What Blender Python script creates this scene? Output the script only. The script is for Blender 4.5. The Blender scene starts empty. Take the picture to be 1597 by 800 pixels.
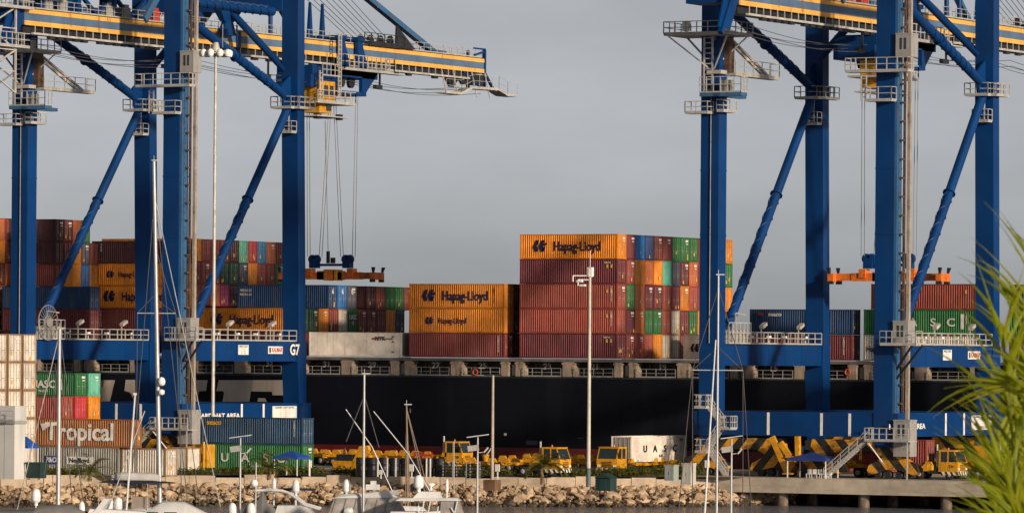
import bpy, bmesh, math, random
from mathutils import Vector, Matrix, Euler
R = math.radians
# ---------------------------------------------------------------- camera, sky, sun, exposure
SC = bpy.context.scene
COL = SC.collection
# world axes: X runs along the quay, Y from the land over the water rail to the ship, Z up from the quay deck
TH, ROLL, FPX, HORIZON, CX = R(28.66), .008, 8231.6, 557.0, 798.5
CAM = Vector((346.3, -511.7, 12.6))
cd = bpy.data.cameras.new('camera'); cam = bpy.data.objects.new('camera', cd); COL.objects.link(cam)
cd.sensor_width = 36; cd.lens = FPX*36/1597; cd.shift_y = (HORIZON-400)/1597; cd.clip_start = 1; cd.clip_end = 30000
cam.location = CAM
cam.rotation_euler = (Matrix.Rotation(TH, 4, 'Z') @ Matrix.Rotation(R(90), 4, 'X') @ Matrix.Rotation(ROLL, 4, 'Z')).to_euler()
cd.dof.use_dof = True; cd.dof.focus_distance = 590; cd.dof.aperture_fstop = 20.0
SC.camera = cam
SUN_EL, SUN_AZ = R(13.8), R(-22.5)           # azimuth measured from +X, negative towards the camera side
W = bpy.data.worlds.new('World'); SC.world = W; W.use_nodes = True
nt = W.node_tree; nt.nodes.clear()
sky = nt.nodes.new('ShaderNodeTexSky'); sky.sky_type = 'NISHITA'; sky.sun_disc = False
sky.sun_elevation = SUN_EL; sky.sun_rotation = R(90)-SUN_AZ
sky.air_density = .36; sky.dust_density = .95; sky.ozone_density = 1.0
hs = nt.nodes.new('ShaderNodeHueSaturation'); hs.inputs['Saturation'].default_value = .18
bg = nt.nodes.new('ShaderNodeBackground'); bg.inputs['Strength'].default_value = .089
wo = nt.nodes.new('ShaderNodeOutputWorld')
nt.links.new(sky.outputs[0], hs.inputs['Color'])
wtc = nt.nodes.new('ShaderNodeTexCoord'); wmp = nt.nodes.new('ShaderNodeMapping'); wmp.inputs['Scale'].default_value = (9, 9, 26); wn = nt.nodes.new('ShaderNodeTexNoise'); wn.inputs['Scale'].default_value = 1.6; wn.inputs['Detail'].default_value = 5
wr = nt.nodes.new('ShaderNodeMapRange'); wr.inputs['From Min'].default_value = .3; wr.inputs['From Max'].default_value = .7; wr.inputs['To Min'].default_value = .88; wr.inputs['To Max'].default_value = 1.08
wm = nt.nodes.new('ShaderNodeVectorMath'); wm.operation = 'SCALE'
for a_, b_ in ((wtc.outputs['Generated'], wmp.inputs[0]), (wmp.outputs[0], wn.inputs['Vector']), (wn.outputs[0], wr.inputs['Value']), (wr.outputs[0], wm.inputs['Scale']), (hs.outputs[0], wm.inputs[0])): nt.links.new(a_, b_)
nt.links.new(wm.outputs[0], bg.inputs[0]); nt.links.new(bg.outputs[0], wo.inputs[0])
sd = bpy.data.lights.new('sun', 'SUN'); sd.energy = 4.9; sd.angle = R(3.0); sd.color = (1, .82, .62)
so = bpy.data.objects.new('sun', sd); COL.objects.link(so)
sdir = Vector((math.cos(SUN_EL)*math.cos(SUN_AZ), math.cos(SUN_EL)*math.sin(SUN_AZ), math.sin(SUN_EL)))
so.rotation_euler = sdir.to_track_quat('Z', 'Y').to_euler()
SC.view_settings.view_transform = 'Standard'; SC.view_settings.look = 'None'; SC.view_settings.gamma = 1; SC.view_settings.exposure = 0

# ---------------------------------------------------------------- surveying: a sight line of the photograph met with a known plane
ct, st = math.cos(TH), math.sin(TH)
def ray(px, py):
    x, y = px-CX, py-HORIZON; k = 1+ROLL*ROLL
    X, Z = (x+ROLL*y)/k/FPX, -(y-ROLL*x)/k/FPX
    return Vector((X*ct-st, X*st+ct, Z))
def onv(px, py, v): d = ray(px, py); p = CAM+d*((v-CAM.y)/d.y); return p
def onu(px, py, u): d = ray(px, py); p = CAM+d*((u-CAM.x)/d.x); return p
def onz(px, py, z): d = ray(px, py); p = CAM+d*((z-CAM.z)/d.z); return p
def atY(px, py, Y): return CAM+ray(px, py)*Y          # at Y metres of depth from the camera
# ---------------------------------------------------------------- mesh helpers
class MB:
    def __init__(s): s.v = []; s.f = []; s.sm = []; s.mi = []
    def add(s, vs, fs, smooth=False, mi=0):
        n = len(s.v); s.v += [tuple(p) for p in vs]
        for f in fs: s.f.append([i+n for i in f]); s.sm.append(smooth); s.mi.append(mi)
        return s
    def box(s, x0, x1, y0, y1, z0, z1, mi=0):
        return s.add([(x0,y0,z0),(x1,y0,z0),(x1,y1,z0),(x0,y1,z0),(x0,y0,z1),(x1,y0,z1),(x1,y1,z1),(x0,y1,z1)],
                     [(0,3,2,1),(4,5,6,7),(0,1,5,4),(1,2,6,5),(2,3,7,6),(3,0,4,7)], mi=mi)
    def cb(s, c, d, rot=None, mi=0):
        hx, hy, hz = d[0]/2, d[1]/2, d[2]/2; c = Vector(c)
        P = [Vector(p) for p in ((-hx,-hy,-hz),(hx,-hy,-hz),(hx,hy,-hz),(-hx,hy,-hz),(-hx,-hy,hz),(hx,-hy,hz),(hx,hy,hz),(-hx,hy,hz))]
        if rot is not None: P = [rot @ p for p in P]
        return s.add([c+p for p in P], [(0,3,2,1),(4,5,6,7),(0,1,5,4),(1,2,6,5),(2,3,7,6),(3,0,4,7)], mi=mi)
    def hexa(s, bottom, top, mi=0):
        n = len(bottom)
        return s.add(list(bottom)+list(top), [tuple(range(n))[::-1], tuple(range(n, 2*n))]+[(i,(i+1)%n,n+(i+1)%n,n+i) for i in range(n)], mi=mi)
    def tube(s, p, q, r, n=8, r2=None, mi=0):
        p, q = Vector(p), Vector(q); d = q-p
        if d.length < 1e-6: return s
        r2 = r if r2 is None else r2; d.normalize()
        a = d.cross(Vector((0,0,1)) if abs(d.z) < .95 else Vector((1,0,0))).normalized(); b = d.cross(a)
        vs = []
        for c, rr in ((p, r), (q, r2)):
            for k in range(n):
                t = 2*math.pi*k/n; vs.append(c+a*(rr*math.cos(t))+b*(rr*math.sin(t)))
        s.add(vs, [(k,(k+1)%n,n+(k+1)%n,n+k) for k in range(n)], n > 4, mi)
        return s.add(vs, [tuple(range(n))[::-1], tuple(range(n, 2*n))], mi=mi)
    def path(s, pts, r, n=5, mi=0):
        for a, b in zip(pts, pts[1:]): s.tube(a, b, r, n, mi=mi)
        return s
    def bar(s, p, q, w, h=None, mi=0):
        p, q = Vector(p), Vector(q); h = h or w; d = q-p; L = d.length
        if L < 1e-6: return s
        d.normalize(); a = d.cross(Vector((0,0,1)) if abs(d.z) < .95 else Vector((0,1,0))).normalized(); b = a.cross(d)
        vs = [c+a*(i*w/2)+b*(j*h/2) for c in (p, q) for i, j in ((-1,-1),(1,-1),(1,1),(-1,1))]
        return s.add(vs, [(0,1,2,3),(7,6,5,4),(0,4,5,1),(1,5,6,2),(2,6,7,3),(3,7,4,0)], mi=mi)
    def rail(s, pts, h=1.1, r=.04, sp=1.35, close=False):
        pts = [Vector(p) for p in pts]; up = Vector((0,0,1)); r *= .82
        if close: pts = pts+[pts[0]]
        for a, b in zip(pts, pts[1:]):
            for k in (h, h*.52): s.bar(a+up*k, b+up*k, r*1.7)
            s.bar(a+up*.08, b+up*.08, r*1.2, .16)
            n = max(1, round((b-a).length/sp))
            for i in range(n+1):
                p = a.lerp(b, i/n); s.bar(p, p+up*h, r*1.9)
        return s
    def ladder(s, p, q, w=.5, ax=(1,0,0), r=.04):
        p, q, ax = Vector(p), Vector(q), Vector(ax)*(w/2)
        for k in (-1, 1): s.bar(p+ax*k, q+ax*k, r*2)
        n = int((q-p).length/.55)
        for i in range(n): c = p.lerp(q, (i+.5)/n); s.bar(c-ax, c+ax, r*1.4)
        return s
    def lathe(s, c, prof, n=16, ax='z', smooth=True):
        c = Vector(c); vs = []
        for r, h in prof:
            for k in range(n):
                t = 2*math.pi*k/n; a, b = r*math.cos(t), r*math.sin(t)
                vs.append(c+(Vector((a,b,h)) if ax == 'z' else Vector((a,h,b)) if ax == 'y' else Vector((h,a,b))))
        m = len(prof); fs = [(i*n+k, i*n+(k+1)%n, (i+1)*n+(k+1)%n, (i+1)*n+k) for i in range(m-1) for k in range(n)]
        s.add(vs, fs, smooth); return s.add(vs, [tuple(range(n))[::-1], tuple(range((m-1)*n, m*n))])
    def poly(s, pts, d, mi=0):
        d = Vector(d); pts = [Vector(p) for p in pts]; n = len(pts)
        return s.add(pts+[p+d for p in pts], [tuple(range(n))[::-1], tuple(range(n,2*n))]+[(i,(i+1)%n,n+(i+1)%n,n+i) for i in range(n)], mi=mi)
    def mesh(s, name, mats=()):
        me = bpy.data.meshes.new(name); me.from_pydata(s.v, [], s.f)
        me.polygons.foreach_set('use_smooth', s.sm); me.polygons.foreach_set('material_index', s.mi)
        for m in mats: me.materials.append(m)
        me.update(); bm = bmesh.new(); bm.from_mesh(me); bmesh.ops.recalc_face_normals(bm, faces=bm.faces); bm.to_mesh(me); bm.free()
        return me
    def build(s, name, mat, parent=None, loc=None, col=None):
        return put(name, s.mesh(name, mat if isinstance(mat, (list, tuple)) else [mat]), parent, loc, col)
def put(name, me, parent=None, loc=None, col=None, rz=0):
    o = bpy.data.objects.new(name, me); COL.objects.link(o)
    if parent is not None: o.parent = parent
    if loc is not None: o.location = loc
    if rz: o.rotation_euler.z = rz
    if col is not None: o.color = (*col, 1)
    return o
def tag(o, label=None, cat=None, group=None, kind=None):
    if label: o['label'] = label
    if cat: o['category'] = cat
    if group: o['group'] = group
    if kind: o['kind'] = kind
    return o
def empty(name, loc, label=None, cat=None, group=None, rz=0):
    o = bpy.data.objects.new(name, None); COL.objects.link(o); o.location = loc; o.rotation_euler.z = rz; o.empty_display_size = .5
    return tag(o, label, cat, group)
def copy_tree(o, parent=None):
    c = o.copy(); COL.objects.link(c); c.parent = parent
    for ch in list(o.children): copy_tree(ch, c)
    return c
# ---------------------------------------------------------------- materials
MATS = {}
def nd(nt, t, **kw):
    n = nt.nodes.new(t)
    for k, v in kw.items():
        if k in n.inputs: n.inputs[k].default_value = v
        else: setattr(n, k, v)
    return n
def base(name, rough=.5, metal=0, spec=.5):
    m = bpy.data.materials.new(name); m.use_nodes = True; b = m.node_tree.nodes['Principled BSDF']
    b.inputs['Roughness'].default_value = rough; b.inputs['Metallic'].default_value = metal
    b.inputs['Specular IOR Level'].default_value = spec
    return m, m.node_tree, b
def mixc(nt, fac, a, b, typ='MIX'):
    m = nt.nodes.new('ShaderNodeMix'); m.data_type = 'RGBA'; m.blend_type = typ
    for s, v in ((m.inputs[0], fac), (m.inputs[6], a), (m.inputs[7], b)):
        if hasattr(v, 'links'): nt.links.new(v, s)
        elif isinstance(v, (int, float)): s.default_value = v
        else: s.default_value = (*v, 1) if len(v) == 3 else v
    return m.outputs[2]
def noise(nt, scale, detail=4, stretch=None, rough=.55):
    tc = nt.nodes.new('ShaderNodeTexCoord'); src = tc.outputs['Object']
    if stretch:
        mp = nt.nodes.new('ShaderNodeMapping'); mp.inputs['Scale'].default_value = stretch; nt.links.new(src, mp.inputs[0]); src = mp.outputs[0]
    n = nt.nodes.new('ShaderNodeTexNoise'); n.inputs['Scale'].default_value = scale; n.inputs['Detail'].default_value = detail; n.inputs['Roughness'].default_value = rough
    nt.links.new(src, n.inputs['Vector']); return n.outputs[0]
def ramp(nt, src, a, b, c0=(0,0,0), c1=(1,1,1)):
    r = nt.nodes.new('ShaderNodeValToRGB'); e = r.color_ramp.elements
    e[0].position, e[1].position = a, b; e[0].color = (*c0, 1); e[1].color = (*c1, 1)
    nt.links.new(src, r.inputs[0]); return r.outputs[0]
def paint(name, col, rough=.5, metal=0, dirt=.25, rust=0, scale=.8, bump=0, spec=.4):
    if name in MATS: return MATS[name]
    m, nt, b = base(name, rough, metal, spec)
    n1 = noise(nt, scale, 5); n2 = noise(nt, scale*2.2, 4, (1, 1, .12))
    dark = [c*(1-dirt*1.6 if dirt < .5 else .3) for c in col]; lite = [min(1, c*(1+dirt*.6)) for c in col]
    c = mixc(nt, ramp(nt, n1, .3, .72), dark, lite)
    c = mixc(nt, ramp(nt, n2, .52, .8), c, [x*.62+.01 for x in col])
    if rust: c = mixc(nt, ramp(nt, noise(nt, scale*3.1, 6, (1,1,.3), .7), .62-rust*.2, .72-rust*.1), c, (.14, .055, .025))
    nt.links.new(c, b.inputs['Base Color'])
    if bump:
        bp = nd(nt, 'ShaderNodeBump', Strength=bump, Distance=.05); nt.links.new(noise(nt, scale*6, 5), bp.inputs['Height']); nt.links.new(bp.outputs[0], b.inputs['Normal'])
    MATS[name] = m; return m
def objpaint(name, rough=.55, rust=.5, dirtk=1.0):
    """container paint: the colour is each object's own colour, weathered by noise"""
    if name in MATS: return MATS[name]
    m, nt, b = base(name, rough, 0, .3)
    oi = nt.nodes.new('ShaderNodeObjectInfo')
    tc = nt.nodes.new('ShaderNodeTexCoord'); ad = nt.nodes.new('ShaderNodeVectorMath'); ad.operation = 'ADD'
    sc = nt.nodes.new('ShaderNodeVectorMath'); sc.operation = 'SCALE'; sc.inputs[0].default_value = (37, 71, 19); nt.links.new(oi.outputs['Random'], sc.inputs['Scale'])
    nt.links.new(tc.outputs['Object'], ad.inputs[0]); nt.links.new(sc.outputs[0], ad.inputs[1])
    def N(scale, stretch, det=5):
        mp = nt.nodes.new('ShaderNodeMapping'); mp.inputs['Scale'].default_value = stretch; nt.links.new(ad.outputs[0], mp.inputs[0])
        n = nt.nodes.new('ShaderNodeTexNoise'); n.inputs['Scale'].default_value = scale; n.inputs['Detail'].default_value = det; n.inputs['Roughness'].default_value = .62
        nt.links.new(mp.outputs[0], n.inputs['Vector']); return n.outputs[0]
    c = mixc(nt, 1.0, oi.outputs['Color'], ramp(nt, N(.55, (1,1,1)), .28, .72, (.62,.6,.58), (1.12,1.1,1.08)), 'MULTIPLY')
    fade = mixc(nt, .16, c, (.32, .27, .24))
    c = mixc(nt, ramp(nt, N(.9, (1.4,1.4,.22)), .5, .78), c, fade)
    f = nt.nodes.new('ShaderNodeMath'); f.operation = 'MULTIPLY'; nt.links.new(ramp(nt, N(2.6, (1,1,.3), 7), .64-.08*rust, .72), f.inputs[0]); f.inputs[1].default_value = .8*rust
    c = mixc(nt, f.outputs[0], c, (.11, .045, .02))
    g = nt.nodes.new('ShaderNodeMath'); g.operation = 'MULTIPLY'; nt.links.new(ramp(nt, N(1.7, (1.5,1.5,.09), 5), .58, .74), g.inputs[0]); g.inputs[1].default_value = .42*dirtk
    c = mixc(nt, g.outputs[0], c, (.03, .02, .018))
    nt.links.new(c, b.inputs['Base Color']); MATS[name] = m; return m
def stripes(name, c1, c2, period, ax=(1,0,1), rough=.5, duty=.5):
    if name in MATS: return MATS[name]
    m, nt, b = base(name, rough, 0, .4)
    tc = nt.nodes.new('ShaderNodeTexCoord'); dp = nt.nodes.new('ShaderNodeVectorMath'); dp.operation = 'DOT_PRODUCT'; dp.inputs[1].default_value = ax
    nt.links.new(tc.outputs['Object'], dp.inputs[0])
    a = nt.nodes.new('ShaderNodeMath'); a.operation = 'MULTIPLY'; a.inputs[1].default_value = 1/period; nt.links.new(dp.outputs['Value'], a.inputs[0])
    fr = nt.nodes.new('ShaderNodeMath'); fr.operation = 'FRACT'; nt.links.new(a.outputs[0], fr.inputs[0])
    g = nt.nodes.new('ShaderNodeMath'); g.operation = 'GREATER_THAN'; g.inputs[1].default_value = duty; nt.links.new(fr.outputs[0], g.inputs[0])
    c = mixc(nt, g.outputs[0], c1, c2)
    c = mixc(nt, ramp(nt, noise(nt, 1.5, 6), .45, .75), c, (.06, .045, .03)); c = mixc(nt, .0, c, c)
    nt.links.new(c, b.inputs['Base Color']); MATS[name] = m; return m
CBLUE = paint('crane_blue_paint', (.0015, .037, .15), .45, 0, .16, .0, .25, spec=.22)
CTEAL = paint('crane_light_blue_paint', (.035, .11, .23), .5, 0, .2, .2, .4)
CYEL = paint('boom_yellow_paint', (.78, .4, .08), .45, 0, .14, .08, .3)
CGRY = paint('boom_grey_blue_paint', (.085, .15, .25), .5, 0, .2, .05, .3)
GALV = paint('galvanised_steel', (.5, .47, .43), .5, .15, .2, .12, .9)
RAILM = paint('galvanised_rail', (.42, .41, .39), .5, .1, .15, .0, .9)
DARK = paint('dark_steel', (.02, .022, .028), .5, 0, .3)
BLACK = paint('black_rubber', (.012, .012, .013), .7, 0, .3)
WHITE = paint('white_paint', (.75, .73, .69), .45, 0, .08)
ROPE = paint('steel_rope', (.09, .085, .09), .5, 0, .2)
TAN = paint('lift_mast_beige', (.36, .305, .25), .6, 0, .25, .2, .7)
RACK = paint('lift_rack_rust', (.1, .062, .045), .6, 0, .4, .2, 1.5)
LGRAY = paint('cabin_grey', (.3, .29, .28), .5, 0, .15, .1, .8)
YEL = paint('machine_yellow', (.62, .29, .015), .45, 0, .22, .25, 1.0)
ORNG = paint('spreader_orange', (.75, .17, .02), .5, 0, .3, .2, 1.0)
GLASS = paint('dark_glass', (.02, .03, .035), .12, 0, .1, spec=.8)
REDM = paint('red_paint', (.45, .04, .03), .5, 0, .2)
HAZARD = stripes('hazard_stripes', (.6, .27, .015), (.015, .015, .015), 2.3, (1, 0, -.85))
HAZARD2 = stripes('hazard_stripes_back', (.6, .27, .015), (.015, .015, .015), 2.3, (1, 0, .85))
def text(body, size, name, mat, parent, loc, rot, bold=0, sx=1, align='CENTER', depth=.012):
    cu = bpy.data.curves.new('lettering', 'FONT'); cu.body = body; cu.size = size; cu.align_x = align; cu.align_y = 'CENTER'; cu.offset = bold*.7; cu.extrude = depth; cu.resolution_u = 3
    t = bpy.data.objects.new('lettering_curve', cu); COL.objects.link(t)
    bpy.context.view_layer.update()
    me = bpy.data.meshes.new_from_object(t.evaluated_get(bpy.context.evaluated_depsgraph_get()))
    bpy.data.objects.remove(t); bpy.data.curves.remove(cu)
    me.name = name; me.materials.clear(); me.materials.append(mat)
    o = put(name, me, parent); o.location = loc; o.rotation_euler = rot; o.scale = (sx, 1, 1); return o
FRONT = (R(90), 0, 0)           # lettering on a face that looks to the land (-Y)
SIDE = (R(90), 0, R(90))        # lettering on a face that looks along the quay (+X)
# ---------------------------------------------------------------- setting: water, quay, shore
def water_mat():
    m, nt, b = base('harbour_water', .14, 0, .5)
    b.inputs['Base Color'].default_value = (.1, .115, .145, 1)
    h = nt.nodes.new('ShaderNodeMath'); h.operation = 'ADD'
    nt.links.new(noise(nt, .55, 4, (1, .5, 1)), h.inputs[0]); nt.links.new(noise(nt, 2.1, 3, (1, .6, 1)), h.inputs[1])
    bp = nd(nt, 'ShaderNodeBump', Strength=1.0, Distance=1.6); nt.links.new(h.outputs[0], bp.inputs['Height']); nt.links.new(bp.outputs[0], b.inputs['Normal'])
    return m
def sheet(name, pts, z, mat, kind='structure', th=None):
    m = MB()
    if th: m.poly([(p[0], p[1], z-th) for p in pts], (0, 0, th))
    else: m.add([(p[0], p[1], z) for p in pts], [tuple(range(len(pts)))])
    return tag(m.build(name, mat), kind=kind)
WZ = -3.0
S_ = 9000
sheet('water', [(-S_,-S_),(S_,-S_),(S_,S_),(-S_,S_)], WZ, water_mat())
def concrete(name, col, sc=.5, dk=.4, bump=.3, each=False):
    m, nt, b = base(name, .85, 0, .2)
    c = mixc(nt, ramp(nt, noise(nt, sc, 7), .3, .7), [x*(1-dk) for x in col], [x*(1+dk*.4) for x in col])
    c = mixc(nt, ramp(nt, noise(nt, sc*4, 6, (.2,1,1)), .5, .8), c, [x*.6 for x in col])
    if each:                                                   # every stone its own shade
        oi = nt.nodes.new('ShaderNodeObjectInfo'); r = ramp(nt, oi.outputs['Random'], 0, 1, (.62, .58, .54), (1.1, 1.07, 1.02)); c = mixc(nt, 1.0, c, r, 'MULTIPLY')
    nt.links.new(c, b.inputs['Base Color'])
    bp = nd(nt, 'ShaderNodeBump', Strength=bump, Distance=.05); nt.links.new(noise(nt, sc*9, 6), bp.inputs['Height']); nt.links.new(bp.outputs[0], b.inputs['Normal'])
    return m
ASPH = concrete('quay_asphalt', (.2, .18, .165), .12, .35)
CONC = concrete('quay_concrete', (.46, .39, .31), .4, .35)
SOIL = concrete('shore_soil', (.2, .145, .09), .6, .5, .8)
WALLC = concrete('retaining_wall_concrete', (.42, .33, .24), .5, .3)
ROCKM = concrete('limestone_rock', (.6, .45, .31), .9, .4, .8, True)
ROCKD = concrete('wet_rock', (.1, .075, .05), 1.2, .5, .9)
# the quay deck stands on piles; its land edge runs at Y = -4.5
QE = -4.5
m = MB(); m.box(-260, 330, QE, 31.5, -1.6, 0); quay = tag(m.build('quay_deck', CONC), kind='structure')
m = MB()
for v in (.95, 27.5):
    for dv in (-.06, .06): m.box(-260, 330, v+dv-.03, v+dv+.03, .004, .06)
m.build('crane_rail', DARK, quay)
mp = MB(); mp.lathe((0,0,0), [(.62,-9),(.62,-3.9),(.66,-3.6),(.6,-2.4),(.6,-1.61)], 12)
pile_me = mp.mesh('pile', [paint('pile_concrete', (.2,.15,.11), .9, 0, .5, .3, 1.2)])
for i in range(13):
    for v in (-3.4, 4, 12): put('pile', pile_me, quay, (92+6.15*i*1.55, v, 0))
# the yard between the quay and the rock shore: it widens to the left
def SH(px, py, z): p = onz(px, py, z); return (p.x, p.y)
toe = [SH(x, y, WZ) for x, y in ((-500, 792), (-100, 791), (100, 789), (300, 788), (500, 788), (700, 788), (850, 790), (1000, 790), (1120, 789), (1200, 787), (1238, 784))]
def inland(p, d):                                             # a point d metres further from the camera
    q = Vector((p[0]-CAM.x, p[1]-CAM.y)); k = 1+d/q.length; return (CAM.x+q.x*k, CAM.y+q.y*k)
top = [inland(p, d) for p, d in zip(toe, (7, 7, 7, 7, 7, 7, 7, 7, 6.5, 5, 3))]
yard_pts = top+[(150, QE-.02), (150, QE+.6), (-260, QE+.6), (-260, top[0][1])]
yp = [inland(p, .7) for p in top if p[1] < QE]+[(top[-1][0]+1, QE-.02), (-260, QE-.02), (-260, top[0][1])]
sheet('yard', yp, -.01, ASPH)
m = MB(); ZR = -1.25                                          # foot of the retaining wall, top of the rocks
for (a, b), (c, d) in zip(zip(toe, top), list(zip(toe, top))[1:]):
    m.add([(*a, WZ-.8), (*c, WZ-.8), (*d, ZR), (*b, ZR)], [(0,1,2,3)])
bank = tag(m.build('shore_bank', SOIL), kind='structure')
wall = empty('retaining_wall', (*top[5], ZR), 'low weathered concrete wall along the yard edge above the shore rocks', 'wall')
m = MB(); rw = random.Random(3)
wt = [inland(p, .35) for p in top]; cw = [0]
for a, b in zip(wt, wt[1:]): cw.append(cw[-1]+math.dist(a, b))
def alongw(s, pts=None):
    pts = pts or wt; i = max(j for j in range(len(cw)-1) if cw[j] <= s+1e-6); k = (s-cw[i])/(cw[i+1]-cw[i])
    return Vector((pts[i][0]+(pts[i+1][0]-pts[i][0])*k, pts[i][1]+(pts[i+1][1]-pts[i][1])*k, 0))
s = 0; Lw = cw[-1]
while s < Lw-.6:
    e = min(Lw-.05, s+rw.uniform(2.6, 3.4)); p, q = alongw(s+.03), alongw(e-.03); n = Vector((-(q-p).y, (q-p).x, 0)).normalized()
    if n.dot(Vector((-st, ct, 0))) < 0: n = -n
    h = -.12+rw.uniform(-.16, .16); m = MB(); zz = Vector((0,0,1)); off = n*rw.uniform(-.04,.04)
    m.hexa([p+off+zz*(ZR-.3), q+off+zz*(ZR-.3), q+off+n*.45+zz*(ZR-.3), p+off+n*.45+zz*(ZR-.3)], [p+off+zz*h, q+off+zz*(h+rw.uniform(-.05,.05)), q+off+n*.45+zz*h, p+off+n*.45+zz*h])
    o = m.build('wall_block', WALLC, wall); o.location = -Vector((*top[5], ZR)); s = e
rng = random.Random(5)
rocks = []
for k in range(9):
    bm = bmesh.new(); bmesh.ops.create_icosphere(bm, subdivisions=2, radius=1)
    r = random.Random(100+k); planes = [(Vector((r.uniform(-1,1), r.uniform(-1,1), r.uniform(-1,1))).normalized(), r.uniform(.5,.8)) for _ in range(9)]
    for v in bm.verts:
        for n, dd in planes:
            e = v.co.dot(n)-dd
            if e > 0: v.co -= n*e
        v.co *= 1+r.uniform(-.05,.05)
    me = bpy.data.meshes.new('rock'); bm.to_mesh(me); bm.free(); me.materials.append(ROCKM); rocks.append(me)
wet = []
for me in rocks: w = me.copy(); w.materials.clear(); w.materials.append(ROCKD); wet.append(w)
cum = [0]
for a, b in zip(toe, toe[1:]): cum.append(cum[-1]+math.dist(a, b))
def along(s, t):
    i = max(j for j in range(len(cum)-1) if cum[j] <= s+1e-6); k = (s-cum[i])/(cum[i+1]-cum[i])
    a = [toe[i][j]+(toe[i+1][j]-toe[i][j])*k for j in (0,1)]; b = [top[i][j]+(top[i+1][j]-top[i][j])*k for j in (0,1)]
    return (a[0]+(b[0]-a[0])*t, a[1]+(b[1]-a[1])*t, WZ-.05+(1.85)*t)
s0 = cum[1]+3; N = 0
for row, (t, sz) in enumerate(((.0, .62), (.22, .8), (.46, .82), (.7, .74), (.94, .6))):
    s = s0+rng.uniform(0, 1)
    while s < cum[-1]-.5:
        k = rng.random(); z = sz*rng.uniform(.4, 1.15)
        x, y, h = along(min(s, cum[-1]-.1), t+rng.uniform(-.08,.08))
        o = put('rock', (wet if row == 0 or (row == 1 and k < .12) else rocks)[rng.randrange(9)], bank, (x, y, h+rng.uniform(-.1,.2)))
        o.scale = (z*rng.uniform(.8,1.35), z*rng.uniform(.8,1.2), z*rng.uniform(.45,.8)); o.rotation_euler = (rng.uniform(-.5,.5), rng.uniform(-.5,.5), rng.uniform(0,6.3))
        s += z*rng.uniform(1.55, 2.2); N += 1
print('rocks', N)
m = MB(); m2 = MB()                                           # small rubble between the rocks
for i in range(2600):
    s = rng.uniform(s0, cum[-1]-.3); t = rng.uniform(-.12, 1.05); x, y, h = along(s, t); z = rng.uniform(.08, .3); mm = m2 if t < .14 else m
    rot = Euler((rng.uniform(0,6), rng.uniform(0,6), rng.uniform(0,6))).to_matrix(); P = [rot @ Vector(q)*z*rng.uniform(.7,1.3) for q in ((1,0,0),(-1,0,0),(0,1,0),(0,-1,0),(0,0,1),(0,0,-1),(.7,.7,.5),(-.6,.5,-.7))]
    o = Vector((x, y, h+rng.uniform(-.05,.3))); mm.add([o+q for q in P[:6]], [(0,2,4),(2,1,4),(1,3,4),(3,0,4),(2,0,5),(1,2,5),(3,1,5),(0,3,5)])
tag(m.build('rubble', ROCKM, bank), kind='stuff'); tag(m2.build('wet_rubble', ROCKD, bank), kind='stuff')
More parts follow.
